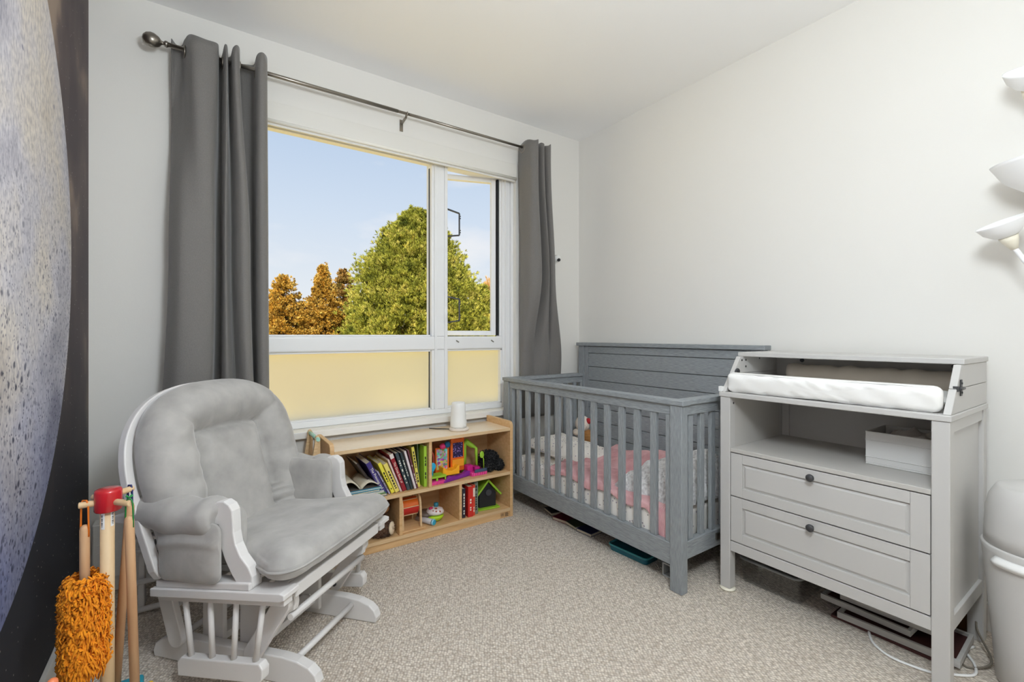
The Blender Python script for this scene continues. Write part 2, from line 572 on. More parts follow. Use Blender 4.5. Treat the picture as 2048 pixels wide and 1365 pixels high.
# ================================================================ the room
XL, XR_, YW, YB, ZC = -.386, 2.55, 2.735, -1.55, 2.72
WX0, WX1, WZ0, WZ1 = .10, 1.925, .628, 2.345      # window opening
struct(MB().box((XL - .1, YB - .1, -.12), (XR_ + .1, YW + .15, 0)).build('floor', 'carpet', at=(0, 0, 0)))
struct(MB().box((XL - .1, YB - .1, ZC), (XR_ + .1, YW + .15, ZC + .12)).build('ceiling', 'ceiling_paint', at=(0, 0, ZC)))
struct(MB().box((XL - .1, YB, 0), (XL, YW, ZC)).build('wall_left', 'moon_mural', at=(0, 0, 0)))
struct(MB().box((XR_, YB, 0), (XR_ + .1, YW, ZC)).build('wall_right', 'wall_paint', at=(0, 0, 0)))
struct(MB().box((XL - .1, YB - .1, 0), (XR_ + .1, YB, ZC)).build('wall_back', 'wall_paint', at=(0, 0, 0)))
w = MB()
w.box((XL - .1, YW, 0), (WX0, YW + .15, ZC)); w.box((WX1, YW, 0), (XR_ + .1, YW + .15, ZC))
w.box((WX0, YW, 0), (WX1, YW + .15, WZ0)); w.box((WX0, YW, WZ1), (WX1, YW + .15, ZC))
struct(w.build('wall_window', 'wall_paint', at=(0, 0, 0)))
struct(B('baseboard_left', 'trim_white', None, (XL, YB, 0), (XL + .014, YW, .11)))
struct(B('baseboard_right', 'trim_white', None, (XR_ - .014, YB, 0), (XR_, YW, .11)))
struct(B('baseboard_window', 'trim_white', None, (XL + .014, YW - .014, 0), (XR_ - .014, YW, .11)))

# ---------------------------------------------------------------- window
FY0, FY1, GY = 2.785, 2.865, 2.828
win = bpy.data.objects.new('window_1', None); COL.objects.link(win); win.location = (1.01, FY0, WZ0)
tag(win, 'white vinyl window with clear upper panes and frosted lower panes', 'window', kind='structure')
g = .001
f = MB()
f.box((WX0 + g, FY0, WZ0 + g), (WX0 + .06, FY1, WZ1 - g)); f.box((1.842, FY0, WZ0 + g), (WX1 - g, FY1, WZ1 - g))
f.box((WX0 + .06, FY0, WZ0 + g), (1.842, FY1, .664)); f.box((WX0 + .06, FY0, 2.29), (1.842, FY1, WZ1 - g))
f.build('outer_frame', 'vinyl_white', win, bevel=.004)
f = MB(); f.box((1.862, FY0 - .012, WZ0 + g), (1.884, FY0, WZ1 - g)); f.box((1.904, FY0 - .022, WZ0 + g), (WX1 - g, FY0, WZ1 - g))
f.build('side_profile', 'vinyl_white', win, bevel=.002)
f = MB(); f.box((WX0 + .06, FY0 - .008, 1.056), (1.842, FY1, 1.146))
f.build('transom', 'vinyl_white', win, bevel=.012, seg=4)
B('mullion', 'vinyl_white', win, (1.283, FY0 - .004, 1.146), (1.394, FY1, 2.29), .004)
B('mullion', 'vinyl_white', win, (1.283, FY0 - .004, .664), (1.394, FY1, 1.056), .004)
B('mullion_bead', 'vinyl_white', win, (1.300, FY0 - .014, .664), (1.318, FY0 - .004, 2.29), .002)
B('mullion_bead', 'vinyl_white', win, (1.372, FY0 - .014, .664), (1.394, FY0 - .004, 2.29), .002)
def pane(x0, x1, z0, z1, mt, nm):
    B(nm, mt, win, (x0, GY - .004, z0), (x1, GY + .004, z1), 0)
pane(WX0 + .06, 1.283, 1.146, 2.29, 'clear_glass', 'glass_pane')
for x0, x1 in ((WX0 + .06, 1.283), (1.394, 1.842)):
    pane(x0, x1, .664, 1.056, 'clear_glass', 'glass_pane')
    MB().add([(x0, GY - .005, .664), (x1, GY - .005, .664), (x1, GY - .005, 1.056), (x0, GY - .005, 1.056)], [(0, 1, 2, 3)]).build('frosted_film', 'privacy_film', win)
k = MB()
k.box((1.2795, GY - .016, 1.146), (1.2828, GY - .005, 2.26)); k.box((1.2795, GY - .016, .664), (1.2828, GY - .005, 1.056))
k.build('gasket', 'gasket', win)
k = MB()
for (x0, x1, z0, z1) in ((WX0 + .06, 1.279, 1.146, 2.29), (WX0 + .06, 1.279, .664, 1.056), (1.394, 1.842, .664, 1.056)):
    k.box((x0, FY0 + .006, z0), (x1, GY - .006, z0 + .010)); k.box((x0, FY0 + .006, z1 - .010), (x1, GY - .006, z1))
    k.box((x0, FY0 + .006, z0), (x0 + .012, GY - .006, z1))
k.box((1.828, FY0 + .006, .664), (1.842, GY - .006, 1.056))
k.build('glazing_bead', 'vinyl_white', win, bevel=.002)
# open casement: hinged at its right stile, swung out 19 degrees
sash = thing('casement_sash', None, None, (1.806, 2.826, 1.152)); sash.parent = win
sash.location = Vector((1.806, 2.826, 1.152)) - win.location
sash.rotation_euler = (0, 0, R(-19))
sw, sh, ss = .425, 1.142, .034
k = MB()
k.box((-ss, -.02, 0), (0, .02, sh)); k.box((-sw, -.02, 0), (-sw + ss, .02, sh))
k.box((-sw + ss, -.02, 0), (-ss, .02, ss)); k.box((-sw + ss, -.02, sh - ss), (-ss, .02, sh))
k.build('sash_frame', 'vinyl_white', sash, local=True, bevel=.003)
MB().box((-sw + ss, -.003, ss), (-ss, .003, sh - ss)).build('glass_pane', 'clear_glass', sash, local=True)
for z0, zz in ((.695, ((.0, .205), (.015, .170))), (.085, ((.0, .195), (.022, .172)))):  # pane reflections shaped as solid black frames
    k = MB()
    (l0, l1), (r0, r1) = zz
    pl = [(-.385, -.03, z0 + l0), (-.385, -.03, z0 + l1), (-.268, -.03, z0 + r1), (-.268, -.03, z0 + r0)]
    for i in range(4):
        k.bar(pl[i], pl[(i + 1) % 4], .010, .010, (0, 1, 0))
    for zz_ in (r0 + .02, r0 + .035, r1 - .02, r1 - .035):
        k.cyl((-.264, -.03, z0 + zz_), (-.258, -.03, z0 + zz_), .004, n=8)
    k.bar((-.385, -.03, z0 + .10), (-.358, -.03, z0 + .10), .008, .008, (0, 1, 0))
    k.build('bracket', 'black_metal', sash, local=True, label='black frame outline modelling a reflection in the pane')
B('hinge_gap_seal', 'gasket', win, (1.814, 2.806, 1.152), (1.826, 2.834, 2.288), .001)
B('hinge_stop', 'vinyl_white', win, (1.8265, 2.800, 1.148), (1.8418, 2.834, 2.289), .001)
for x in (1.46, 1.74):
    MB().bar((x, FY0 - .012, 1.118), (x + .02, FY0 - .012, 1.106), .006, .006).build('latch_screw', 'brushed_nickel', win)
sill = MB(); sill.box((WX0 - .04, 2.692, .588), (WX1 + .012, FY0 + .02, .626))
struct(tag(sill.build('trim_1', 'trim_white', bevel=.004), 'white painted window sill board', 'window sill'))

# roller blind box over the window
bl = thing('roller_blind', 'white roller blind box rolled up above the window', 'blind', (1.0, 2.70, 2.28))
B('cassette', 'blind_white', bl, (.06, 2.712, 2.294), (1.920, 2.734, 2.390), .002)
MB().tube([(.06, 2.716, 2.288), (1.920, 2.716, 2.288)], .010, 12).build('bottom_bar', 'blind_bar', bl)
B('bottom_channel', 'blind_white', bl, (.07, 2.722, 2.266), (1.910, 2.734, 2.281), .002)

# ---------------------------------------------------------------- curtain rod
RY, RZ = 2.645, 2.495
rod = thing('curtain_rod', 'brushed nickel curtain rod with egg-shaped finial', 'curtain rod', (1.05, RY, RZ))
MB().cyl((-.105, RY, RZ), (1.00, RY, RZ), .0105).build('rod', 'brushed_nickel', rod)
MB().cyl((1.00, RY, RZ), (2.11, RY, RZ), .0085).build('inner_rod', 'brushed_nickel', rod)
MB().lathe([(.0105, 0), (.014, .004), (.014, .012), (.008, .016), (.009, .024), (.022, .034), (.031, .05), (.033, .064), (.028, .08), (.016, .092), (0, .096)],
           (-.10, RY, RZ), (-1, 0, 0), 24).build('finial', 'brushed_nickel', rod)
for x in (1.055, -.02, 2.045):
    k = MB(); k.box((x - .010, 2.728, RZ - .075), (x + .010, 2.734, RZ - .005)); k.bar((x, 2.731, RZ - .03), (x, RY + .005, RZ - .018), .010, .012)
    k.tube([(x, RY + .016 * math.cos(a), RZ + .016 * math.sin(a)) for a in np.linspace(R(20), R(-200), 12)], .0035, 8)
    k.build('bracket', 'brushed_nickel', rod)

# ---------------------------------------------------------------- curtains
def curtain(sections, z_list, nu=150, nz=60, wr=.004, seed=1, deep=.8):
    secs = [np.array(catmull([(a, b_ - max(0, 2.652 - b_) * deep) for a, b_ in s_], nu)) for s_ in sections]
    zs = np.linspace(0, 1, nz)
    kz = [(z_list[0] - z) / (z_list[0] - z_list[-1]) for z in z_list]
    mb = MB(); vs = []
    for q in zs:
        i = max(0, min(len(kz) - 2, int(np.searchsorted(kz, q, side='right') - 1)))
        t_ = (q - kz[i]) / (kz[i + 1] - kz[i]); t_ = t_ * t_ * (3 - 2 * t_)
        c = secs[i] * (1 - t_) + secs[i + 1] * t_
        z = z_list[0] + (z_list[-1] - z_list[0]) * q
        for j in range(nu):
            dz = .007 * math.sin(j * .33 + seed) * max(0, 1 - q * 14)
            vs.append((c[j][0], c[j][1] + wr * wob((j * .05, z * 1.3), seed, 2.2), z + dz))
    fs = [(a * nu + b_, a * nu + b_ + 1, (a + 1) * nu + b_ + 1, (a + 1) * nu + b_) for a in range(nz - 1) for b_ in range(nu - 1)]
    mb.add(vs, fs, True)
    return mb

cl = thing('curtain', 'dark grey grommet curtain at the left of the window behind the glider', 'curtain', (.1, RY, .1))
top = [(-.088, 2.672), (-.072, 2.690), (-.050, 2.684), (-.038, 2.645), (-.012, 2.604), (.05, 2.604), (.092, 2.620), (.096, 2.68), (.105, 2.70), (.112, 2.66), (.118, 2.612), (.128, 2.604), (.134, 2.64),
       (.138, 2.69), (.146, 2.66), (.150, 2.606), (.165, 2.595), (.180, 2.61), (.183, 2.67), (.20, 2.705), (.235, 2.70), (.248, 2.66), (.252, 2.607), (.275, 2.596), (.298, 2.61), (.303, 2.66), (.292, 2.70)]
mid = [(-.095, 2.70), (-.096, 2.63), (-.06, 2.592), (-.01, 2.585), (.05, 2.592), (.078, 2.61), (.085, 2.68), (.105, 2.71), (.113, 2.68), (.112, 2.622), (.122, 2.604), (.140, 2.625),
       (.150, 2.65), (.160, 2.63), (.170, 2.598), (.195, 2.586), (.222, 2.60), (.228, 2.66), (.234, 2.70), (.246, 2.69), (.250, 2.655), (.252, 2.612), (.274, 2.598), (.302, 2.612), (.308, 2.66), (.296, 2.70)]
bot = [(-.145, 2.70), (-.146, 2.62), (-.10, 2.592), (-.04, 2.585), (.03, 2.592), (.060, 2.61), (.070, 2.69), (.10, 2.715), (.104, 2.68), (.104, 2.616), (.135, 2.602), (.165, 2.612),
       (.185, 2.622), (.200, 2.612), (.215, 2.592), (.235, 2.588), (.256, 2.60), (.260, 2.65), (.262, 2.69), (.266, 2.69), (.268, 2.655), (.270, 2.614), (.288, 2.598), (.312, 2.612), (.318, 2.66), (.306, 2.70)]
curtain([top, mid, bot], [2.535, 1.55, .13], seed=2).build('fabric_panel', 'curtain_cloth', cl, solid=.004)
for (x, ya) in ((-.038, 2.652), (.094, 2.652), (.112, 2.640), (.151, 2.640), (.184, 2.660), (.251, 2.640)):
    a = np.linspace(0, 2 * math.pi, 21)[:-1]
    MB().tube([(x, RY + .026 * math.cos(q), RZ + .026 * math.sin(q) - .012) for q in a], .0045, 8, closed=True).build('grommet', 'brushed_nickel', cl)
cr = thing('curtain', 'dark grey grommet curtain at the right of the window behind the crib', 'curtain', (2.05, RY, .6))
top = [(1.925, 2.69), (1.922, 2.64), (1.935, 2.602), (1.975, 2.592), (2.005, 2.61), (2.012, 2.66), (2.022, 2.69), (2.030, 2.66), (2.036, 2.612), (2.055, 2.604), (2.066, 2.64), (2.068, 2.68), (2.076, 2.66), (2.084, 2.612), (2.105, 2.600), (2.128, 2.615), (2.132, 2.66), (2.128, 2.70)]
mid = [(1.935, 2.70), (1.932, 2.64), (1.945, 2.606), (1.985, 2.592), (2.035, 2.605), (2.045, 2.66), (2.060, 2.69), (2.075, 2.66), (2.086, 2.610), (2.096, 2.598), (2.108, 2.63), (2.112, 2.66), (2.120, 2.64), (2.126, 2.606), (2.145, 2.596), (2.164, 2.615), (2.170, 2.66), (2.164, 2.70)]
low = [(1.945, 2.712), (1.940, 2.69), (1.955, 2.668), (1.99, 2.660), (2.035, 2.668), (2.050, 2.69), (2.065, 2.695), (2.085, 2.672), (2.115, 2.655), (2.160, 2.652), (2.185, 2.668), (2.190, 2.69), (2.200, 2.68), (2.215, 2.668), (2.270, 2.664), (2.312, 2.674), (2.320, 2.69), (2.312, 2.712)]
bot = [(a, 2.712 + (b_ - 2.69) * .5) for a, b_ in low]
curtain([top, mid, low, bot], [2.525, 1.6, .98, .55], seed=4, wr=.008).build('fabric_panel', 'curtain_cloth', cr, solid=.004)
for x in (1.924, 2.008, 2.034):
    a = np.linspace(0, 2 * math.pi, 21)[:-1]
    MB().tube([(x, RY + .026 * math.cos(q), RZ + .026 * math.sin(q) - .012) for q in a], .0045, 8, closed=True).build('grommet', 'brushed_nickel', cr)

# baby monitor on the wall beside the right curtain
mo = thing('baby_monitor', 'small white baby monitor camera on the wall beside the curtain', 'camera', (2.289, 2.734, 1.70))
MB().cyl((2.289, 2.734, 1.742), (2.289, 2.716, 1.742), .022).build('wall_plate', 'white_plastic', mo)
MB().ball((2.282, 2.692, 1.742), (.030, .028, .028)).build('head', 'white_plastic', mo)
MB().cyl((2.280, 2.672, 1.730), (2.279, 2.660, 1.726), .013, .011).build('lens', 'black_plastic', mo)
k = MB(); k.tube([(2.284, 2.72, 1.77), (2.280, 2.715, 1.80), (2.286, 2.722, 1.835)], .0025, 6); k.build('antenna', 'white_plastic', mo); k = MB(); k.tube([(2.284, 2.70, 1.716), (2.276, 2.705, 1.69), (2.280, 2.712, 1.665)], .0035, 6)
k.build('cable', 'white_plastic', mo)

# added fill light, out of view above the camera: a hung glowing globe
gx, gy, gz = FILL_AT
lc = thing('fill_globe', 'added white fill globe hung out of view above the camera', 'lamp', (gx, gy, ZC))
mat('fill_glow', FILL_COL, .8, emit=FILL)
MB().ball((gx, gy, gz), .20, 32, 20).build('globe', 'fill_glow', lc)
MB().cyl((gx, gy, gz + .2), (gx, gy, ZC - .02), .004).build('cord', 'white_plastic', lc)
MB().lathe([(.05, 0), (.045, -.018), (.0, -.02)], (gx, gy, ZC)).build('fill_globe_rose', 'white_plastic', lc)

# ================================================================ outside
m, t, b = nodes_of('dry_meadow', .95)
tc = N(t, 'ShaderNodeTexCoord')
t.links.new(ramp(t, noise(t, tc.outputs['Object'], .35, 6), (.35, lin(238, 204, 110)), (.65, lin(250, 220, 134))), b.inputs['Base Color'])
gm = MB()
gm.grid(lambda a, c: (-90 + 240 * a, 4.5 + 180 * c, -7.0 + .5 * wob((a * 10, c * 10), 3, 1.2)), 40, 40)
struct(gm.build('ground', 'dry_meadow', at=(10, 60, -7)))

def leafy(name, c0, c1, c2):
    m, t, b = nodes_of(name, .8)
    tc = N(t, 'ShaderNodeTexCoord')
    t.links.new(ramp(t, noise(t, tc.outputs['Object'], 1.6, 5), (.3, c0), (.5, c1), (.68, c2)), b.inputs['Base Color']) if False else t.links.new(mix(t, 1, ramp(t, noise(t, tc.outputs['Object'], 1.6, 5), (.3, c0), (.5, c1), (.68, c2)), ramp(t, noise(t, tc.outputs['Object'], 9, 3), (.35, (.42, .44, .40)), (.62, (1.3, 1.26, 1.18))), 'MULTIPLY'), b.inputs['Base Color'])
    b.inputs['Specular IOR Level'].default_value = .2
leafy('pine_needles', lin(84, 96, 38), lin(168, 170, 70), lin(216, 206, 112))
leafy('cypress_rust', lin(150, 116, 46), lin(208, 166, 74), lin(214, 186, 104))
leafy('cypress_pale', lin(150, 120, 66), lin(196, 160, 96), lin(150, 140, 74))
leafy('bare_twigs', lin(196, 150, 96), lin(222, 180, 122), lin(232, 200, 150))
mat('bark', lin(84, 66, 50), .9, var=.3, vscale=3)

def tufts(P, D, size, spikes, width):
    """spiky tufts: P points, D directions (numpy); returns verts, faces"""
    n = len(P)
    vs = np.zeros((n, spikes, 4, 3)); sz = size * rng.uniform(.7, 1.3, (n, 1))
    for k in range(spikes):
        d = D + rng.normal(0, .62, (n, 3)); d /= np.linalg.norm(d, axis=1, keepdims=True)
        s_ = np.cross(d, rng.normal(0, 1, (n, 3))); s_ /= np.linalg.norm(s_, axis=1, keepdims=True)
        b0 = P + rng.normal(0, .05, (n, 3)) * size
        vs[:, k, 0] = b0; vs[:, k, 1] = b0 + d * sz * .55 + s_ * width * sz; vs[:, k, 2] = b0 + d * sz; vs[:, k, 3] = b0 + d * sz * .55 - s_ * width * sz
    vs = vs.reshape(-1, 3)
    idx = np.arange(n * spikes * 4).reshape(-1, 4)
    return vs, idx

def fast_mesh(name, vs, idx, m, parent, kind=None):
    me = bpy.data.meshes.new(name)
    o = bpy.data.objects.new(name, me); COL.objects.link(o); o.parent = parent
    vs = vs - np.array(parent.location)
    me.vertices.add(len(vs)); me.vertices.foreach_set('co', vs.ravel())
    k = idx.shape[1]
    me.loops.add(idx.size); me.loops.foreach_set('vertex_index', idx.ravel().astype(np.int32))
    me.polygons.add(len(idx)); me.polygons.foreach_set('loop_start', np.arange(0, idx.size, k, dtype=np.int32))
    me.polygons.foreach_set('loop_total', np.full(len(idx), k, dtype=np.int32)) if False else None
    me.update(calc_edges=True)
    me.materials.append(MATS[m])
    if kind: o['kind'] = kind
    return o

def tree(name, label, x, y, z_top, prof, m, n, size, spikes, width, clump, base=-7.0, up=.5, group='trees beyond the window', inner=.55):
    """prof: list of (fraction of height from the top, radius)"""
    t_ = thing(name, label, 'tree', (x, y, base), group=group)
    h = z_top - base
    fr, rad = zip(*prof)
    k = MB(); k.tube([(x, y, base), (x + .1, y, base + h * .5), (x, y, z_top - h * .06)], [.32, .18, .03], 8)
    nb = int(clump * .5)
    # limb clumps
    q = rng.uniform(0, 1, clump) ** .8 * fr[-1]
    ang = rng.uniform(0, 2 * math.pi, clump)
    rr_ = np.interp(q, fr, rad) * rng.uniform(inner, 1.02, clump)
    C = np.c_[x + rr_ * np.cos(ang), y + rr_ * np.sin(ang), z_top - q * h]
    for i in range(0, clump, max(1, clump // 60)):
        k.tube([(x, y, C[i][2] - .5 * rr_[i] * .6), tuple(C[i])], [.05, .015], 5)
    k.build('trunk', 'bark', t_)
    per = n // clump
    cs = np.interp(q, fr, rad) * .07 + size * .9
    P = np.repeat(C, per, 0) + rng.normal(0, 1, (clump * per, 3)) * np.repeat(cs, per)[:, None] * np.array([.6, .6, .5])
    D = P - np.array([x, y, 0]); D[:, 2] = 0
    D /= np.linalg.norm(D, axis=1, keepdims=True) + 1e-6
    D[:, 2] = up + .5
    vs, idx = tufts(P, D, size, spikes, width)
    fast_mesh('foliage', vs, idx, m, t_, 'stuff')
    return t_

tree('pine_tree', 'large bushy green pine tree seen through the window', 10.15, 24, 8.0,
     [(0, .1), (.03, .7), (.08, 1.5), (.16, 2.35), (.25, 3.0), (.36, 3.5), (.45, 3.8), (.6, 4.0)], 'pine_needles', 40000, .21, 11, .075, 1300, up=.9, inner=.45)
tree('pine_tree', 'smaller green pine tree right of the large pine', 19.2, 32, 5.0,
     [(0, .1), (.08, .8), (.2, 1.3), (.4, 1.7), (.6, 1.9)], 'pine_needles', 8000, .22, 8, .10, 300, up=.9)
tree('cypress_tree', 'rust coloured bushy tree at the left edge of the window view', 3.75, 26, 4.15,
     [(0, .15), (.03, .42), (.09, .75), (.16, 1.0), (.24, 1.2), (.5, 1.5)], 'cypress_rust', 8400, .14, 7, .16, 420, inner=.25)
tree('cypress_tree', 'rust coloured tree with a slender pointed top', 5.65, 26, 4.95,
     [(0, .03), (.05, .16), (.10, .38), (.15, .65), (.23, 1.1), (.32, 1.35), (.5, 1.5)], 'cypress_rust', 9200, .14, 7, .16, 460, inner=.25)
tree('cypress_tree', 'pale sparse tree between the rust tree and the large pine', 7.75, 30, 5.3,
     [(0, .10), (.05, .4), (.12, .65), (.2, .8), (.4, 1.2), (.5, 1.4)], 'cypress_pale', 6000, .14, 7, .2, 220, inner=.2)
tree('poplar_tree', 'slim tan bare tree at the right edge of the casement', 28.2, 45, 7.2,
     [(0, .1), (.2, .5), (.5, .9)], 'bare_twigs', 2400, .55, 6, .06, 100, up=2.5)
for i, (x, y, zt, r_) in enumerate(((4.75, 30, 2.4, 1.4), (6.9, 34, 2.2, 1.5), (2.6, 32, 2.2, 1.5), (22.5, 38, 3.2, 2.0), (9.0, 40, 2.0, 2.0), (15.5, 36, 2.4, 2.0))):
    tree('shrub', ['low olive shrub between the two rust trees', 'low olive shrub behind the slender rust tree', 'low olive shrub at the far left of the view', 'low olive shrub behind the smaller pine',
                   'low olive shrub behind the large pine', 'low olive shrub right behind the large pine'][i], x, y, zt,
         [(0, .3), (.08, r_ * .8), (.2, r_), (.5, r_)], 'cypress_pale' if i % 2 else 'pine_needles', 1800, .3, 6, .14, 120, group='low shrubs beyond the window')
# ================================================================ bookshelf
SX0, SX1, SY0, SY1, ST = .555, 1.670, 2.400, 2.690, .565
bs = thing('bookshelf', 'low birch bookshelf with open cubbies under the window', 'bookshelf', (1.11, 2.545, 0))
def endp(x0, x1):
    prof = [(SY0, 0), (SY1, 0), (SY1, .605), (SY0 + .03, .605), (SY0 + .012, .600), (SY0 + .003, .588), (SY0, .575)]
    return MB().prism(prof, lambda y, z: (x0, y, z), lambda y, z: (x1, y, z))
endp(SX1 - .022, SX1).build('side_panel', 'birch', bs, bevel=.003)
endp(SX0, SX0 + .022).build('side_panel', 'birch', bs, bevel=.003)
xa, xb = SX0 + .0222, SX1 - .0222
B('top', 'birch_top_glare', bs, (xa, SY0 + .004, ST - .018), (xb, SY1, ST), .002)
B('top_edge', 'birch_edge', bs, (xa, SY0, ST - .018), (xb, SY0 + .004, ST), 0)
B('shelf', 'birch', bs, (xa, SY0 + .004, .270), (xb, SY1 - .012, .288), .002)
B('shelf_edge', 'birch_edge', bs, (xa, SY0, .270), (xb, SY0 + .004, .288), 0)
B('bottom', 'birch', bs, (xa, SY0 + .004, .040), (xb, SY1 - .012, .058), .002)
B('bottom_edge', 'birch_edge', bs, (xa, SY0, .040), (xb, SY0 + .004, .058), 0)
B('kick_board', 'birch', bs, (xa, SY0 + .006, .001), (xb, SY0 + .022, .039), .001)
B('back_panel', 'birch_back', bs, (xa, SY1 - .011, .002), (xb, SY1 - .002, ST - .019), 0)
B('divider', 'birch', bs, (1.093, SY0 + .004, .2885), (1.111, SY1 - .012, ST - .0185), .002)
B('divider', 'birch', bs, (.918, SY0 + .004, .0585), (.936, SY1 - .012, .2695), .002)
B('divider', 'birch', bs, (1.286, SY0 + .004, .0585), (1.304, SY1 - .012, .2695), .002)
mat('print_black', lin(30, 28, 26), .7)
mat('print_tan', lin(190, 150, 105), .7)
spl = B('safety_print', 'print_tan', bs, (1.578, SY0 + .0050, .006), (1.640, SY0 + .0058, .036), 0)
text('lettering', 'CE', .018, 'print_black', spl, Matrix.Translation((1.590, SY0 + .0046, .022)) @ Matrix.Rotation(R(90), 4, 'X'))
k = MB()
for i in range(4):
    k.box((1.612, SY0 + .0040, .010 + .006 * i), (1.636 - .004 * (i % 2), SY0 + .0049, .0125 + .006 * i))
k.build('fine_print', 'print_black', spl)

# ---------------------------------------------------------------- books
BOOKC = {}
def bmat(rgb):
    key = 'cover_%02x%02x%02x' % rgb
    if key not in MATS: mat(key, lin(*rgb), .4)
    return key
mat('paper', lin(226, 218, 198), .9, col2=lin(200, 190, 168), vscale=4, stretch=(200, 1, 1))
mat('ink_light', lin(240, 236, 220), .6)
mat('ink_dark', lin(40, 36, 40), .6)

def book(label, rgb, M4, th, hgt, dep, spine=None, ink='ink_light', marks=0, cat='book', band=None, group='picture books on the shelf'):
    """book standing on its tail: local x thickness, y depth (spine at y=0), z height"""
    o = thing('book', label, cat, M4.translation, group=group)
    o.rotation_euler = M4.to_euler()
    c = min(.0022, th * .15)
    k = MB(); k.box((0, 0, 0), (c, dep, hgt)); k.box((th - c, 0, 0), (th, dep, hgt)); k.box((c, 0, 0), (th - c, c, hgt))
    k.build('cover', bmat(rgb), o, local=True, bevel=.0008)
    MB().box((c, c, .003), (th - c, dep - .004, hgt - .003)).build('pages', 'paper', o, local=True)
    if band:
        MB().box((.0006, -.0006, hgt * band[1]), (th - .0006, -.0001, hgt * band[2])).build('spine_band', bmat(band[0]), o, local=True)
    if spine:
        M_ = wm(o) @ Matrix.Translation((th / 2, -.0009, hgt * .5)) @ Matrix.Rotation(R(90), 4, 'X') @ Matrix.Rotation(R(-90), 4, 'Z')
        text('spine_title', spine, min(th * .75, hgt / (len(spine) * .55)), ink, o, M_)
    elif marks:
        k = MB(); z = hgt * .12
        while z < hgt * .85:
            d = random.uniform(.006, .016)
            w_ = min(th * random.uniform(.14, .24), .0045)
            if random.random() < marks:
                k.box((th / 2 - w_, -.0008, z), (th / 2 + w_, -.0001, z + d))
            z += d + .005
        if k.v: k.build('spine_title', ink, o, local=True)
    return o

SH = .2885
def lean(x0, ang, y=2.42, z=SH):
    """lower front-left corner at x0, leaning to the left by ang degrees; the lower right corner touches the shelf"""
    return Matrix.Translation((x0, y, z)) @ Matrix.Rotation(R(-ang), 4, 'Y')
def leaner(label, rgb, xr, ang, th, hgt, dep=.20, **k):
    a = R(ang)
    # lower-right corner on the shelf at xr: it is at x0 + th*cos, z + th*sin
    x0 = xr - th * math.cos(a); z = SH + .0008 - (-th * math.sin(a)) * 0
    M4 = Matrix.Translation((x0, k.pop('y', 2.425), SH + .001 + 0)) @ Matrix.Rotation(R(-ang), 4, 'Y')
    return book(label, rgb, M4, th, hgt, dep, **k)
leaner('dark brown book leaning behind the purple book', (58, 48, 46), .828, 33, .012, .215, y=2.46, marks=0)
leaner('purple book with white title leaning low in the row', (62, 50, 120), .858, 27, .026, .205, spine='The Princess and', ink='ink_light')
leaner('thin lavender book between the purple and the yellow book', (168, 160, 190), .875, 27, .008, .150, marks=.6, ink='ink_dark')
leaner('bright yellow book leaning on a pale yellow one', (232, 220, 70), .899, 24, .018, .190, marks=.5, ink='ink_dark')
leaner('pale yellow book leaning beside the pink spine', (232, 214, 110), .926, 23, .023, .178, marks=.8, ink='ink_dark')
leaner('thin pale pink book beside the red book', (220, 196, 190), .941, 21.5, .010, .200, marks=.0)
leaner('red book with white lettering and a white spine top', (150, 30, 44), .967, 20.5, .022, .226, spine='The Great Book of', band=((226, 216, 208), .88, 1.0))
leaner('dark slate book right of the red book', (58, 72, 78), .990, 18.5, .018, .226, marks=.6)
leaner('dark teal glossy book with a light edge', (46, 60, 66), 1.007, 17.5, .013, .226, marks=.4)
leaner('thin white book among the dark spines', (222, 212, 214), 1.026, 16, .012, .228, marks=.0)
leaner('thin maroon book left of the lettered yellow one', (112, 62, 70), 1.038, 14.5, .009, .232, marks=.5)
leaner('tall yellow book with bold dark spine lettering', (228, 214, 96), 1.056, 9.5, .017, .236, y=2.44, marks=.95, ink='ink_dark')
leaner('tall grey-green book behind the lime one', (96, 112, 84), 1.066, 3, .006, .240, y=2.47, marks=.0)
leaner('tall lime green book upright against the divider', (160, 200, 60), 1.090, 0.6, .018, .232, marks=.7, ink='ink_dark')
# lying stack at the left
def lying(label, rgb, x0, x1, y0, z, th, dep, rz=0, **k):
    o = thing('book', label, 'book', ((x0 + x1) / 2, y0 + dep / 2, z), R(rz), group='lying books on the shelf')
    hx, hy = (x1 - x0) / 2, dep / 2; c = .0022
    q = MB(); q.box((-hx, -hy, 0), (hx, hy, c)); q.box((-hx, -hy, th - c), (hx, hy, th)); q.box((-hx, hy - c, c), (hx, hy, th - c))
    q.build('cover', bmat(rgb), o, local=True, bevel=.0008)
    MB().box((-hx + .003, -hy + .003, c), (hx - .003, hy - c, th - c)).build('pages', 'paper', o, local=True)
    return o
z = SH + .0005
for lab, rgb, a, b_, th in (('dark blue book at the bottom of the lying stack', (28, 84, 116), .625, .852, .014),
                           ('green picture book second from the bottom of the lying stack', (92, 150, 62), .62, .846, .007),
                           ('white book in the middle of the lying stack', (216, 222, 222), .615, .838, .009),
                           ('teal book second from the top of the lying stack', (36, 120, 140), .61, .815, .012),
                           ('light blue book on top of the lying stack', (70, 160, 196), .60, .822, .010)):
    lying(lab, rgb, a, b_, 2.412, z, th, .22, rz=random.uniform(-2, 2)); z += th + .0006
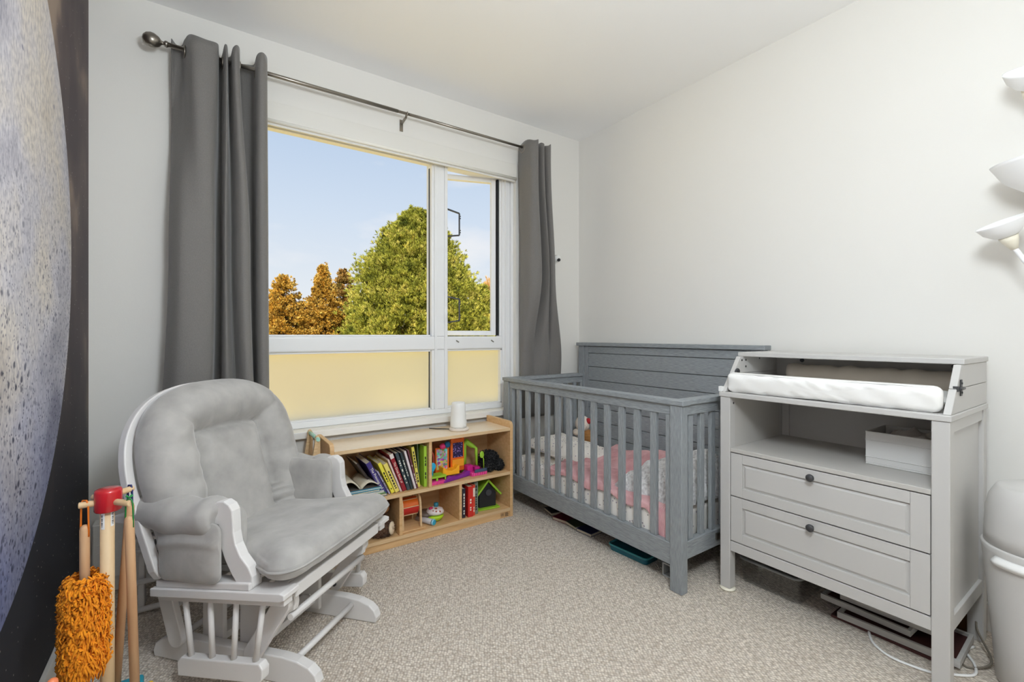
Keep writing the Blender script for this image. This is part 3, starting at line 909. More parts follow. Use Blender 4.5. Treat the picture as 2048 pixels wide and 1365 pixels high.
# open book on the stack
ob = thing('open_book', 'open cream paged book lying face up on the stacked books', 'book', (.72, 2.52, z))
k = MB()
for s_, m_ in ((-1, 0), (1, 0)):
    k.grid(lambda a, c, s_=s_: (.715 + s_ * a * .095, 2.42 + .20 * c, z + .004 + .045 * math.sin(a * 2.6) * (1 - .55 * a) + (.03 * a if s_ < 0 else 0)), 12, 6)
k.build('pages', 'paper', ob, solid=.006)
k = MB()
k.grid(lambda a, c: (.62 + a * .195, 2.418 + .205 * c, z + .002), 4, 3)
k.build('cover', bmat((70, 66, 62)), ob, solid=.0018)

# lower right: upright books
LB = .0588
def stand(label, rgb, x0, th, hgt, dep, y=2.42, **k):
    return book(label, rgb, Matrix.Translation((x0, y, LB)), th, hgt, dep, group='upright books in the lower right cubby', **k)
stand('dark navy book beside the cubby divider', (44, 46, 60), 1.316, .020, .175, .17, marks=.7)
stand('thick red book in the lower right cubby', (206, 44, 36), 1.350, .034, .183, .17, y=2.412, marks=.6)
stand('orange-red book with a pale spine label', (214, 74, 50), 1.385, .016, .186, .17, y=2.418, marks=.7, band=((236, 214, 200), .62, .9))
stand('grey-green spotted book in the lower right cubby', (120, 134, 120), 1.404, .026, .196, .16, y=2.432, marks=.8, ink='ink_dark')

# birdhouse
bh = thing('toy_birdhouse', 'black toy birdhouse with lime green roof and base', 'birdhouse', (1.53, 2.54, LB), R(-6))
mat('house_black', lin(26, 26, 30), .6)
mat('lime_paint', lin(150, 196, 50), .45)
def bhp(pr, y0, y1): return MB().prism(pr, lambda a, c: (a, y0, c), lambda a, c: (a, y1, c))
bhp([(-.058, .010), (.058, .010), (.058, .095), (0, .165), (-.058, .095)], -.07, .07).build('body', 'house_black', bh, local=True, bevel=.002)
bhp([(-.086, .076), (-.094, .084), (0, .188), (0, .172)], -.085, .085).build('roof_board', 'lime_paint', bh, local=True, bevel=.001)
bhp([(.086, .076), (.094, .084), (0, .188), (0, .172)], -.085, .085).build('roof_board', 'lime_paint', bh, local=True, bevel=.001)
MB().box((-.075, -.095, .0005), (.075, .085, .0095)).build('base', 'lime_paint', bh, local=True, bevel=.002)
MB().lathe([(.018, 0), (.022, .002), (.018, .004), (.016, .002)], (.005, -.0715, .10), (0, -1, 0), 20).build('entrance_ring', bmat((60, 60, 66)), bh, local=True)

# black plush in the upper right cubby
mat('black_fur', lin(16, 16, 18), .9, sheen=.3)
def fuzz(P, D, size, spikes, width):
    return tufts(np.array(P), np.array(D), size, spikes, width)
def furry(name, m, parent, balls, n, ln_, width=.12, kind='stuff'):
    P = []; D = []
    for c, r_ in balls:
        r_ = np.array(r_ if isinstance(r_, (tuple, list)) else (r_,) * 3)
        k = n // len(balls)
        d = rng.normal(0, 1, (k, 3)); d /= np.linalg.norm(d, axis=1, keepdims=True)
        P.append(np.array(c) + d * r_); D.append(d)
    vs, idx = tufts(np.vstack(P), np.vstack(D), ln_, 3, width)
    return fast_mesh(name, vs, idx, m, parent, kind)
bp_ = thing('plush_toy', 'black furry plush toy in the upper right cubby', 'plush toy', (1.575, 2.53, SH))
q = [((1.575, 2.55, SH + .055), (.062, .07, .050)), ((1.535, 2.48, SH + .034), (.028, .028, .028)), ((1.605, 2.475, SH + .034), (.024, .03, .03)), ((1.56, 2.50, SH + .085), (.036, .04, .032))]
k = MB()
for c_, r_ in q: k.ball(c_, r_, 16, 10)
k.build('body', 'black_fur', bp_)
furry('fur', 'black_fur', bp_, q, 1600, .016)

# colourful playset
ps = thing('toy_playset', 'colourful plastic dolls playset with orange panels and purple ramp', 'toy', (1.30, 2.50, SH))
z0 = SH + .0006
def zz(y0, x0, x1, n, amp, th, h):      # scalloped slab
    pts = [(x0 + (x1 - x0) * i / n, y0 - amp * (i % 2)) for i in range(n + 1)] + [(x1, y0 + th), (x0, y0 + th)]
    return MB().prism(pts, lambda a, c: (a, c, z0), lambda a, c: (a, c, z0 + h))
zz(2.425, 1.115, 1.205, 14, .004, .16, .018).build('pink_base', bmat((226, 70, 150)), ps, bevel=.001)
zz(2.440, 1.39, 1.50, 14, .004, .16, .020).build('pink_base', bmat((226, 70, 150)), ps, bevel=.001)
k = MB()
k.prism([(0, 0), (.21, 0), (.21, .030), (.17, .034), (.15, .022), (.09, .018), (.05, .028), (0, .012)], lambda a, c: (1.195 + a, 2.418 + .05 * (a / .21), z0 + c), lambda a, c: (1.195 + a, 2.45 + .05 * (a / .21), z0 + c))
k.build('purple_ramp', bmat((128, 40, 150)), ps, bevel=.003)
k = MB()
k.prism([(0, 0), (.11, 0), (.11, .05), (.10, .05), (.085, .032), (.055, .024), (.025, .032), (.01, .05), (0, .05)], lambda a, c: (1.205 + a, 2.455, z0 + .030 + c), lambda a, c: (1.205 + a, 2.515, z0 + .030 + c))
k.build('yellow_seat', bmat((250, 176, 30)), ps, bevel=.003)
k = MB(); k.box((1.115, 2.43, z0 + .034), (1.215, 2.50, z0 + .046)); k.box((1.15, 2.43, z0 + .018), (1.162, 2.44, z0 + .034)); k.box((1.205, 2.43, z0 + .018), (1.213, 2.44, z0 + .034))
k.build('lime_step', 'lime_paint', ps, bevel=.002)
m, t, b = nodes_of('sticker_mosaic', .4)
tc = N(t, 'ShaderNodeTexCoord'); vo = N(t, 'ShaderNodeTexVoronoi'); vo.inputs['Scale'].default_value = 75; t.links.new(tc.outputs['Object'], vo.inputs['Vector'])
hs = N(t, 'ShaderNodeHueSaturation'); hs.inputs['Saturation'].default_value = .9; hs.inputs['Value'].default_value = .75
t.links.new(vo.outputs['Color'], hs.inputs['Color']); t.links.new(hs.outputs[0], b.inputs['Base Color'])
m, t, b = nodes_of('sticker_purple', .4)
tc = N(t, 'ShaderNodeTexCoord'); vo = N(t, 'ShaderNodeTexVoronoi'); vo.inputs['Scale'].default_value = 95; t.links.new(tc.outputs['Object'], vo.inputs['Vector'])
t.links.new(ramp(t, vo.outputs['Distance'], (.15, lin(190, 160, 220)), (.35, lin(60, 40, 110)), (.6, lin(36, 26, 66))), b.inputs['Base Color'])
mat('toy_orange', lin(232, 108, 30), .35)
pn = B('orange_panel', 'toy_orange', ps, (1.185, 2.515, z0 + .03), (1.275, 2.527, z0 + .185), .003)
B('sticker', 'sticker_mosaic', pn, (1.192, 2.5135, z0 + .055), (1.262, 2.5148, z0 + .178), 0)
pn = MB().prism([(0, 0), (.092, 0), (.092, .20), (.08, .21), (.07, .198), (.022, .198), (.012, .21), (0, .2)], lambda a, c: (1.282 + a, 2.505, z0 + .03 + c), lambda a, c: (1.282 + a, 2.517, z0 + .03 + c)).build('orange_panel', 'toy_orange', ps, bevel=.003)
B('sticker', 'sticker_purple', pn, (1.295, 2.5035, z0 + .115), (1.364, 2.5048, z0 + .205), 0)
B('yellow_pocket', bmat((244, 160, 40)), ps, (1.288, 2.495, z0 + .060), (1.368, 2.5045, z0 + .105), .003)
k = MB(); k.ball((1.225, 2.50, z0 + .197), (.020, .014, .018)); k.build('pink_flower', bmat((224, 50, 120)), ps)
k = MB(); k.ball((1.253, 2.495, z0 + .205), (.020, .014, .020)); k.build('blue_flower', bmat((10, 90, 140)), ps)
k = MB(); k.ball((1.138, 2.455, z0 + .100), (.020, .010, .022)); k.prism([(-.02, 0), (.02, 0), (0, -.03)], lambda a, c: (1.138 + a, 2.449, z0 + .098 + c), lambda a, c: (1.138 + a, 2.461, z0 + .098 + c)); k.cyl((1.138, 2.456, z0 + .044), (1.138, 2.456, z0 + .08), .004)
k.build('cyan_heart', bmat((30, 170, 214)), ps)
k = MB(); k.tube([(1.135, 2.50, z0 + .02), (1.135, 2.50, z0 + .15), (1.15, 2.50, z0 + .18), (1.165, 2.50, z0 + .15), (1.165, 2.50, z0 + .02)], .006, 8)
k.build('orange_arch', bmat((170, 70, 60)), ps)
k = MB()
k.tube([(1.385, 2.53, z0 + .01), (1.385, 2.53, z0 + .185), (1.40, 2.53, z0 + .198), (1.44, 2.52, z0 + .165), (1.455, 2.50, z0 + .155), (1.46, 2.50, z0 + .02)], [.016] * 2 + [.019, .015, .010, .007], 10)
k.build('lime_arch', 'lime_paint', ps)
k = MB(); k.tube([(1.488, 2.46, z0 + .018), (1.486, 2.46, z0 + .09), (1.476, 2.465, z0 + .125)], .0035, 8); k.ball((1.476, 2.463, z0 + .118), (.016, .006, .022))
k.build('lime_paddle', 'lime_paint', ps)
k = MB(); k.box((1.375, 2.465, z0 + .020), (1.415, 2.51, z0 + .062)); k.box((1.425, 2.46, z0 + .020), (1.46, 2.50, z0 + .048))
k.build('magenta_seat', bmat((196, 30, 130)), ps, bevel=.004)
k = MB(); k.box((1.41, 2.434, z0 + .0205), (1.495, 2.4385, z0 + .040)); k.build('window_strip', bmat((70, 84, 110)), ps)

# lower middle: rainmaker drum, tube, rattle
rm = thing('toy_drum', 'wooden roller drum toy with orange and red panels', 'toy', (1.0, 2.50, LB), R(0))
for x in (.945, 1.052):
    MB().prism([(2.43, 0)] + [(2.50 - .062 * math.cos(a), .115 + .070 * math.sin(a)) for a in np.linspace(0, math.pi, 20)] + [(2.57, 0), (2.556, 0)] + [(2.50 + .050 * math.cos(a), .115 + .056 * math.sin(a)) for a in np.linspace(0, math.pi, 16)] + [(2.444, 0)],
               lambda a, c, x=x: (x, a, LB + .010 + c), lambda a, c, x=x: (x + .010, a, LB + .010 + c)).build('side_arch', 'birch_edge', rm)
B('base_board', 'birch', rm, (.940, 2.418, LB + .0004), (1.078, 2.585, LB + .0098), .002)
def drum(a0, a1, m_, nm):
    MB().prism([(2.50 - .049 * math.cos(a), LB + .115 + .049 * math.sin(a)) for a in np.linspace(R(a0), R(a1), 8)] + [(2.50, LB + .115)],
               lambda a, c: (.9555, a, c), lambda a, c: (1.0515, a, c)).build(nm, m_, rm)
drum(12, 62, bmat((214, 100, 26)), 'orange_panel'); drum(64, 118, bmat((206, 86, 24)), 'orange_panel')
drum(-50, 10, bmat((190, 34, 28)), 'red_panel'); drum(-105, -52, bmat((190, 34, 28)), 'red_panel')
k = MB()
for a in (11, 63, -51): k.cyl((.9553, 2.50 - .050 * math.cos(R(a)), LB + .115 + .050 * math.sin(R(a))), (1.0517, 2.50 - .050 * math.cos(R(a)), LB + .115 + .050 * math.sin(R(a))), .0028, n=8)
k.build('rib', 'birch_edge', rm)
tb = thing('toy_tube', 'white cardboard tube with a bright blue end', 'tube', (1.11, 2.47, LB))
MB().cyl((1.075, 2.535, LB + .0172), (1.128, 2.430, LB + .0172), .0165, n=20).build('tube', bmat((186, 184, 186)), tb)
MB().lathe([(.0172, 0), (.0172, .012), (.0150, .013), (.0150, .0135)], (1.1265, 2.433, LB + .0176), (.45, -.893, 0), 20).build('rim', bmat((150, 200, 220)), tb)
MB().cyl((1.1300, 2.4265, LB + .0176), (1.1335, 2.4195, LB + .0176), .0145, n=20).build('end_cap', bmat((30, 156, 190)), tb)
rt = thing('rattle_toy', 'round lime green and purple baby rattle toy', 'rattle', (1.175, 2.50, LB))
MB().lathe([(.01, .0), (.038, .004), (.050, .022), (.050, .030), (.0, .032)], (1.172, 2.495, LB + .0005), n=24).build('lime_shell', bmat((176, 214, 40)), rt)
MB().lathe([(.050, .032), (.054, .045), (.044, .062), (.020, .070), (0, .07)], (1.174, 2.50, LB + .002), (.05, .1, 1), 24).build('clear_dome', bmat((226, 216, 214)), rt)
MB().lathe([(.042, .0), (.05, .012), (.042, .03), (.0, .034)], (1.125, 2.53, LB + .02), (0, 0, 1), 20).build('purple_cup', bmat((96, 80, 70)), rt)
MB().lathe([(.012, .0), (.014, .004), (.014, .022), (.0, .024)], (1.186, 2.51, LB + .071), n=16).build('teal_knob', bmat((40, 120, 140)), rt)
k = MB()
for c_ in ((1.152, 2.475, .058), (1.165, 2.465, .055), (1.185, 2.462, .052), (1.17, 2.478, .066)): k.ball((c_[0], c_[1], LB + c_[2] + .002), .009, 10, 8)
k.build('beads', bmat((150, 60, 30)), rt)
k = MB(); k.ball((1.148, 2.50, LB + .066), .014, 12, 8); k.build('pink_ball', bmat((190, 40, 90)), rt)

# brown teddy bear in the lower left cubby
mat('brown_fur', lin(96, 66, 46), .95, var=.25, vscale=60, sheen=.3)
mat('tan_fur', lin(160, 110, 66), .95)
mat('cream_felt', lin(226, 206, 178), .9)
tb_ = thing('teddy_bear', 'brown teddy bear lying in the lower left cubby with a cream paw', 'plush toy', (.80, 2.50, LB))
q = [((.76, 2.52, LB + .09), (.085, .09, .085)), ((.840, 2.54, LB + .125), (.055, .05, .055)), ((.836, 2.448, LB + .042), (.060, .038, .040)), ((.70, 2.45, LB + .05), (.05, .05, .048))]
k = MB()
for c_, r_ in q: k.ball(c_, r_, 18, 12)
k.build('body', 'brown_fur', tb_)
furry('fur', 'brown_fur', tb_, q, 2600, .014)
MB().ball((.868, 2.50, LB + .13), (.026, .026, .024)).build('muzzle', 'tan_fur', tb_)
MB().lathe([(.034, 0), (.033, .006), (.02, .010), (0, .011)], (.880, 2.424, LB + .045), (.72, -.68, .1), 20).build('paw_pad', 'cream_felt', tb_)

# on top of the shelf
sm = thing('sound_machine', 'white tapered sound machine standing on the bookshelf', 'sound machine', (1.347, 2.53, ST))
MB().lathe([(.050, .018), (.0505, .03), (.0505, .058), (.0485, .062), (.0465, .10), (.043, .150), (.041, .168), (.038, .172), (.036, .168), (.0, .166)], (1.347, 2.53, ST)).build('body', 'white_plastic', sm)
MB().lathe([(.058, .0005), (.0615, .005), (.060, .014), (.052, .0175), (0, .0175)], (1.350, 2.528, ST)).build('base', bmat((226, 216, 206)), sm)
MB().tube([(1.30, 2.56, ST + .006), (1.27, 2.60, ST + .0045), (1.24, 2.62, ST + .0045), (1.21, 2.66, ST + .0045)], .003, 6).build('cable', 'black_plastic', sm)
mat('mint', lin(168, 214, 198), .5)
af = thing('toy_gym', 'small wooden play gym with a mint green dowel at the end of the bookshelf', 'toy', (.50, 2.56, 0))
for y in (2.655, 2.475):
    MB().prism([(.535, .0005), (.515, .0005), (.500, .625), (.506, .640), (.518, .642), (.526, .628)], lambda a, c, y=y: (a, y, c), lambda a, c, y=y: (a, y + .018, c)).build('side_board', 'birch_edge', af, bevel=.002)
    MB().prism([(.405, .0005), (.425, .0005), (.513, .600), (.500, .632)], lambda a, c, y=y: (a, y - .0185, c), lambda a, c, y=y: (a, y - .0005, c)).build('side_board', 'birch_edge', af, bevel=.002)
MB().cyl((.512, 2.672, .626), (.512, 2.452, .626), .0095, n=16).build('dowel', 'mint', af)
# ================================================================ crib
CX0, CX1, CY0, CY1 = 1.765, 2.520, 1.236, 2.655
PW = .062
cb = thing('crib', 'grey brushed wood crib with slatted sides and plank headboard', 'crib', ((CX0 + CX1) / 2, (CY0 + CY1) / 2, 0))
B('leg', 'crib_up', cb, (CX0, CY0, .001), (CX0 + .045, CY0 + PW, .838), .003)
B('leg', 'crib_up', cb, (CX0, CY1 - PW, .001), (CX0 + .045, CY1, .838), .003)
for y in (CY0, CY1 - PW):
    B('leg', 'crib_up', cb, (CX1 - .05, y, .001), (CX1, y + PW, 1.072), .003)
# front side
ya, yb = CY0 + PW + .0005, CY1 - PW - .0005
B('top_cap', 'crib_along', cb, (CX0 - .006, CY0 - .010, .8385), (CX0 + .052, CY1 + .006, .862), .003)
B('top_rail', 'crib_along', cb, (CX0 + .008, ya, .792), (CX0 + .038, yb, .838), .002)
B('bottom_rail', 'crib_along', cb, (CX0 + .006, ya, .112), (CX0 + .040, yb, .212), .003)
slat = B('slat', 'crib_up', cb, (CX0 + .013, 1.382, .2123), (CX0 + .032, 1.418, .7917), .002)
for i in range(1, 12):
    dupe(slat, (0, .0998 * i, 0))
B('side_stile', 'crib_up', cb, (CX0 + .010, ya, .2123), (CX0 + .036, ya + .030, .7917), .002)
B('side_stile', 'crib_up', cb, (CX0 + .010, yb - .030, .2123), (CX0 + .036, yb, .7917), .002)
# two ends
for y, s_ in ((CY0 + .012, 0), (CY1 - .046, 1)):
    x0, x1 = CX0 + .0455, CX1 - .0505
    B('end_cap_rail', 'crib_across', cb, (x0 + .007, y - .012, .8385), (x1, y + .046, .862), .003)
    B('end_rail', 'crib_across', cb, (x0, y, .792), (x1, y + .034, .838), .002)
    B('end_bottom_rail', 'crib_across', cb, (x0, y, .142), (x1, y + .034, .222), .003)
    B('end_stile', 'crib_up', cb, (x0, y + .004, .2223), (x0 + .018, y + .030, .7917), .002)
    B('end_stile', 'crib_up', cb, (x1 - .018, y + .004, .2223), (x1, y + .030, .7917), .002)
    s0 = B('end_slat', 'crib_up', cb, (1.846, y + .008, .2223), (1.880, y + .026, .7917), .002)
    for i in range(1, 7):
        dupe(s0, (.0895 * i, 0, 0))
k = MB(); k.box((2.045, CY0 + .003, .176), (2.10, CY0 + .0115, .206)); lp = k.build('bracket_label', 'brushed_nickel', cb)
# headboard against the right wall
hb = B('headboard', 'crib_up', cb, (CX1 - .030, CY0 + PW + .001, .30), (CX1 - .012, CY1 - PW - .001, 1.072), 0)
zs = [.30, .405, .507, .609, .711, .813, .916, 1.018, 1.071]
for i in range(8):
    B('plank', 'crib_along', hb, (CX1 - .044, CY0 + PW + .042, zs[i] + .002), (CX1 - .0305, CY1 - PW - .042, zs[i + 1] - .002), .0025)
for y in (CY0 + PW + .001, CY1 - PW - .041):
    B('headboard_stile', 'crib_up', hb, (CX1 - .046, y, .30), (CX1 - .0305, y + .040, 1.0715), .002)
B('headboard_cap', 'crib_along', hb, (CX1 - .062, CY0 - .012, 1.0725), (CX1 + .010, CY1 + .014, 1.098), .003)
MB().box((CX0 + .05, CY0 + .06, .160), (CX1 - .052, CY1 - .06, .172)).build('mattress_support', 'black_metal', cb)

# bedding
mat('mattress_print', lin(238, 233, 228), .9)
m, t, b = nodes_of('floral_print', .9)
tc = N(t, 'ShaderNodeTexCoord'); vo = N(t, 'ShaderNodeTexVoronoi'); vo.inputs['Scale'].default_value = 46; t.links.new(tc.outputs['Object'], vo.inputs['Vector'])
spot = ramp(t, vo.outputs['Distance'], (.16, (1, 1, 1)), (.24, (0, 0, 0)))
tint = ramp(t, noise(t, tc.outputs['Object'], 30, 1), (.4, lin(150, 130, 130)), (.6, lin(178, 168, 190)))
t.links.new(mix(t, spot, lin(250, 245, 238), tint), b.inputs['Base Color'])
m, t, b = nodes_of('pink_muslin', .95)
tc = N(t, 'ShaderNodeTexCoord')
wv = N(t, 'ShaderNodeTexWave'); wv.inputs['Scale'].default_value = 55; wv.inputs['Distortion'].default_value = 3; wv.bands_direction = 'Y'; t.links.new(tc.outputs['Object'], wv.inputs['Vector'])
t.links.new(ramp(t, noise(t, tc.outputs['Object'], 14, 4), (.35, lin(226, 168, 172)), (.65, lin(242, 194, 196))), b.inputs['Base Color'])
bp = N(t, 'ShaderNodeBump'); bp.inputs['Strength'].default_value = .6; bp.inputs['Distance'].default_value = .004; t.links.new(wv.outputs['Fac'], bp.inputs['Height']); t.links.new(bp.outputs[0], b.inputs['Normal'])
m, t, b = nodes_of('grey_fleece', 1)
tc = N(t, 'ShaderNodeTexCoord')
t.links.new(ramp(t, noise(t, tc.outputs['Object'], 60, 5), (.32, lin(206, 203, 203)), (.6, lin(250, 249, 249))), b.inputs['Base Color'])
bp = N(t, 'ShaderNodeBump'); bp.inputs['Strength'].default_value = 1; bp.inputs['Distance'].default_value = .01; t.links.new(noise(t, tc.outputs['Object'], 90, 5), bp.inputs['Height']); t.links.new(bp.outputs[0], b.inputs['Normal'])

BX0, BX1, BY0, BY1 = CX0 + .043, CX1 - .072, CY0 + .075, CY1 - .075
mt_ = thing('crib_mattress', 'white crib mattress with a small printed fitted sheet', 'mattress', ((BX0 + BX1) / 2, (BY0 + BY1) / 2, .173))
MB().box((BX0, BY0, .1735), (BX1, BY1, .330)).build('mattress', 'floral_print', mt_, bevel=.03, seg=5)
k = MB(); k.tube([(p[0], p[1], .192) for p in densify(rrect(BX0 + .002, BY0 + .002, BX1 - .002, BY1 - .002, .03), .2)], .005, 6, closed=True); k.build('piping', 'sheet', mt_)

# pillow at the far end
ol = densify(rrect(-.19, -.27, .19, .27, .06), .02)
pil = MB()
cushion(pil, ol, (0, 0), (2.10, 2.36, .372), (1, 0, .0), (0, 1, .05), (0, -.05, 1),
        lambda p, d: .005 + .075 * (1 - math.exp(-d / .07)) + .006 * wob(p, 2, 22), lambda p, d: .005 + .030 * (1 - math.exp(-d / .06)))
tag(pil.build('pillow', 'floral_print'), 'pale floral print pillow at the far end of the crib', 'pillow')

# pink muslin blanket
def blanket(a, c):
    x = BX0 - .004 + (BX1 - BX0 - .06) * a
    y = 1.33 + .86 * c
    far = max(0, min(1, (c - .15) / .6))
    h = .345 + .040 * far * (.4 + .6 * a) + .018 * wob((x, y), 5, 14) + .010 * wob((x, y), 9, 31)
    h += .085 * math.exp(-((x - 2.30) / .14) ** 2 - ((y - 1.72) / .22) ** 2)
    if a < .10:                     # hangs over the edge of the mattress
        h = .345 - (.10 - a) / .10 * (.034 + .014 * math.sin(y * 21) + .13 * math.exp(-((y - 1.37) / .05) ** 2)) + .006 * wob((x, y), 4, 30)
        x = BX0 - .0085 + .002 * math.sin(y * 33)
    return (x, y + .015 * wob((x, y), 3, 18), h)
bk = MB(); bk.grid(blanket, 70, 90)
tag(bk.build('blanket', 'pink_muslin', solid=.005, offset=1), 'crumpled pink muslin blanket on the crib mattress', 'blanket')
# grey fleece blanket heaped at the near end
def fleece(a, c):
    x = 1.836 + .60 * a; y = 1.292 + .43 * c
    e_ = min(a, 1 - a, c, 1 - c) * 5
    e_ = min(1, e_); e_ = e_ * (2 - e_)
    h = .345 + e_ * (.085 + .115 * math.exp(-((x - 2.14) / .22) ** 2 - ((y - 1.40) / .17) ** 2) + .022 * wob((x, y), 7, 15) + .012 * wob((x, y), 2, 34))
    return (x + .012 * wob((y, x), 1, 20), y + .012 * wob((x, y), 6, 20), h)
fl = MB(); fl.grid(fleece, 60, 50)
tag(fl.build('fleece_blanket', 'grey_fleece', solid=.010, offset=1), 'fuzzy light grey fleece blanket heaped at the near end of the crib', 'blanket')

# plush dog with red cap
mat('plush_cream', lin(226, 214, 202), .95, bump=.4, bscale=160)
mat('plush_red', lin(170, 30, 40), .8)
mat('knit_brown', lin(150, 104, 58), .95, col2=lin(176, 128, 76), vscale=3, stretch=(1, 1, 26))
pd = thing('plush_dog', 'cream plush dog with brown knitted body sitting behind the pillow', 'plush toy', (2.33, 2.40, .34))
MB().ball((2.325, 2.455, .508), (.052, .056, .060), 20, 14).build('head', 'plush_cream', pd)
MB().ball((2.295, 2.425, .490), (.030, .032, .026), 16, 10).build('muzzle', 'plush_cream', pd)
k = MB(); k.ball((2.348, 2.508, .50), (.016, .020, .036), 12, 8); k.build('ear', 'plush_cream', pd)
k = MB(); k.ball((2.335, 2.405, .535), (.016, .024, .022), 12, 8); k.build('ear', 'plush_red', pd)
k = MB(); k.ball((2.276, 2.416, .492), .009, 10, 8); k.build('nose', 'plush_red', pd)
for yy in (2.440, 2.472):
    MB().ball((2.283 + (yy - 2.44) * .12, yy - .006, .528), .0062, 10, 8).build('eye', 'black_plastic', pd)
MB().lathe([(.02, 0), (.062, .02), (.066, .06), (.050, .095), (.03, .12), (0, .125)], (2.345, 2.415, .345), (0, 0, 1), 20).build('body', 'knit_brown', pd)
k = MB(); k.ball((2.315, 2.365, .395), (.04, .035, .05), 14, 10); k.build('arm', 'knit_brown', pd)
k = MB(); k.ball((2.29, 2.475, .448), (.032, .032, .026), 14, 10); k.build('paw', 'plush_cream', pd)

# things on the carpet below the crib
for i, (x, y, rz, rgb, lab) in enumerate(((1.90, 2.17, 12, (120, 34, 52), 'thin red board book on the carpet under the crib'), (1.905, 2.06, -8, (72, 84, 60), 'green board book on the carpet under the crib'),
                                          (1.90, 1.95, 5, (40, 46, 86), 'dark blue board book on the carpet under the crib'), (1.93, 2.30, -14, (60, 58, 60), 'charcoal board book under the far end of the crib'))):
    o = thing('board_book', lab, 'book', (x, y, 0), R(rz), group='board books under the crib')
    q = MB(); q.box((-.05, -.055, .001), (.05, .055, .003)); q.box((-.05, -.055, .017), (.05, .055, .019)); q.box((.048, -.055, .003), (.05, .055, .017)); q.build('cover', bmat(rgb), o, local=True)
    MB().box((-.048, -.053, .003), (.048, .053, .017)).build('pages', 'paper', o, local=True)
tl = thing('storage_tray', 'teal plastic tray on the carpet under the crib', 'tray', (1.90, 1.62, 0), R(4))
MB().prism(rrect(-.06, -.12, .06, .12, .02), lambda a, c: (a * .94, c * .97, .001), lambda a, c: (a, c, .030)).build('tray', bmat((26, 96, 112)), tl, local=True, bevel=.002)
MB().tube([(p[0], p[1], .032) for p in rrect(-.06, -.12, .06, .12, .02)], .005, 8, closed=True).build('rim', bmat((66, 150, 160)), tl, local=True)
ft = thing('plastic_bracket', 'grey plastic bracket on the carpet beside the near crib leg', 'bracket', (1.86, 1.37, 0))
k = MB(); k.box((1.845, 1.318, .001), (1.905, 1.326, .066)); k.box((1.845, 1.392, .001), (1.905, 1.400, .066)); k.box((1.845, 1.318, .058), (1.905, 1.400, .066)); k.box((1.845, 1.318, .001), (1.905, 1.400, .009))
k.build('sleeve', bmat((176, 178, 178)), ft, bevel=.002)
MB().box((1.892, 1.3265, .0095), (1.904, 1.3915, .0575)).build('insert', bmat((110, 112, 114)), ft)

# ================================================================ changing table
TX0, TX1, TY0, TY1, TZ = 1.972, 2.470, .405, 1.180, .895
ct = thing('changing_table', 'pale grey changing table with two drawers and folding top', 'changing table', ((TX0 + TX1) / 2, (TY0 + TY1) / 2, 0))
P2 = .046
for x in (TX0, TX1 - .046):
    B('leg', 'changer_paint', ct, (x, TY1 - P2, .012), (x + .046, TY1, .874), .003)
    B('leg', 'changer_paint', ct, (x, TY0, .001), (x + .046, TY0 + P2, .874), .003)
B('top_board', 'changer_paint', ct, (TX0 - .004, TY0 - .004, .8745), (TX1 + .004, TY1 + .004, TZ), .003)
ya, yb = TY0 + P2 + .0005, TY1 - P2 - .0005
B('middle_shelf', 'changer_inner', ct, (TX0 + .002, ya, .630), (TX1 - .012, yb, .648), .002)
B('bottom_rail', 'changer_paint', ct, (TX0 + .004, ya, .186), (TX0 + .024, yb, .230), .002)
B('back_panel', 'changer_inner', ct, (TX1 - .010, ya, .19), (TX1 - .004, yb, .874), 0)
B('back_rib', 'changer_inner', ct, (TX1 - .022, yb - .034, .6485), (TX1 - .0105, yb - .0005, .874), .002)
for y in (TY0, TY1 - .018):
    yy = y + .008 if y == TY0 else y
    xi, xj = TX0 + .0465, TX1 - .0465
    sp = B('side_panel', 'changer_paint', ct, (xi, yy + .006, .236), (xj, yy + .012, .834), 0)
    B('side_rail', 'changer_paint', sp, (xi, yy - .004, .834), (xj, yy + .018, .874), .002)
    B('side_rail', 'changer_paint', sp, (xi, yy - .004, .186), (xj, yy + .018, .236), .002)
    B('inner_panel', 'changer_inner', sp, (xi - .02, (TY0 + P2 - .0052 if y == TY0 else TY1 - P2 + .0002), .232), (xj + .02, (TY0 + P2 - .0002 if y == TY0 else TY1 - P2 + .0052), .873), 0)
def drawer(z0, z1):
    fx = TX0 + .003
    d = MB(); d.box((fx + .009, ya + .002, z0), (fx + .020, yb - .002, z1))
    d = d.build('drawer', 'changer_paint', ct)
    y0, y1 = ya + .002, yb - .002
    for (a, b_) in ((y0, y0 + .052), (y1 - .052, y1)):
        B('stile', 'changer_paint', d, (fx, a + .0002, z0), (fx + .009, b_ - .0004, z1), .0012)
    B('rail', 'changer_paint', d, (fx, y0 + .052, z1 - .040), (fx + .009, y1 - .052, z1), .0012)
    B('rail', 'changer_paint', d, (fx, y0 + .052, z0), (fx + .009, y1 - .052, z0 + .040), .0012)
    MB().hexa([(fx + .0088, y0 + .056, z0 + .044), (fx + .0088, y1 - .056, z0 + .044), (fx + .003, y1 - .066, z0 + .054), (fx + .003, y0 + .066, z0 + .054),
               (fx + .0088, y0 + .056, z1 - .044), (fx + .0088, y1 - .056, z1 - .044), (fx + .003, y1 - .066, z1 - .054), (fx + .003, y0 + .066, z1 - .054)]).build('panel', 'changer_paint', d)
    MB().lathe([(.006, 0), (.006, .010), (.011, .014), (.0145, .019), (.0145, .024), (.010, .028), (0, .0295)], (fx + .0002, .802, z1 - .026), (-1, 0, 0), 20).build('knob', 'knob_dark', d, label='dark grey round knob')
drawer(.437, .626); drawer(.235, .432)
k = MB(); k.box((TX0 + .022, ya + .001, .234), (TX0 + .0222, yb - .001, .63)); k.build('drawer_shadow_gap', 'black_plastic', ct)
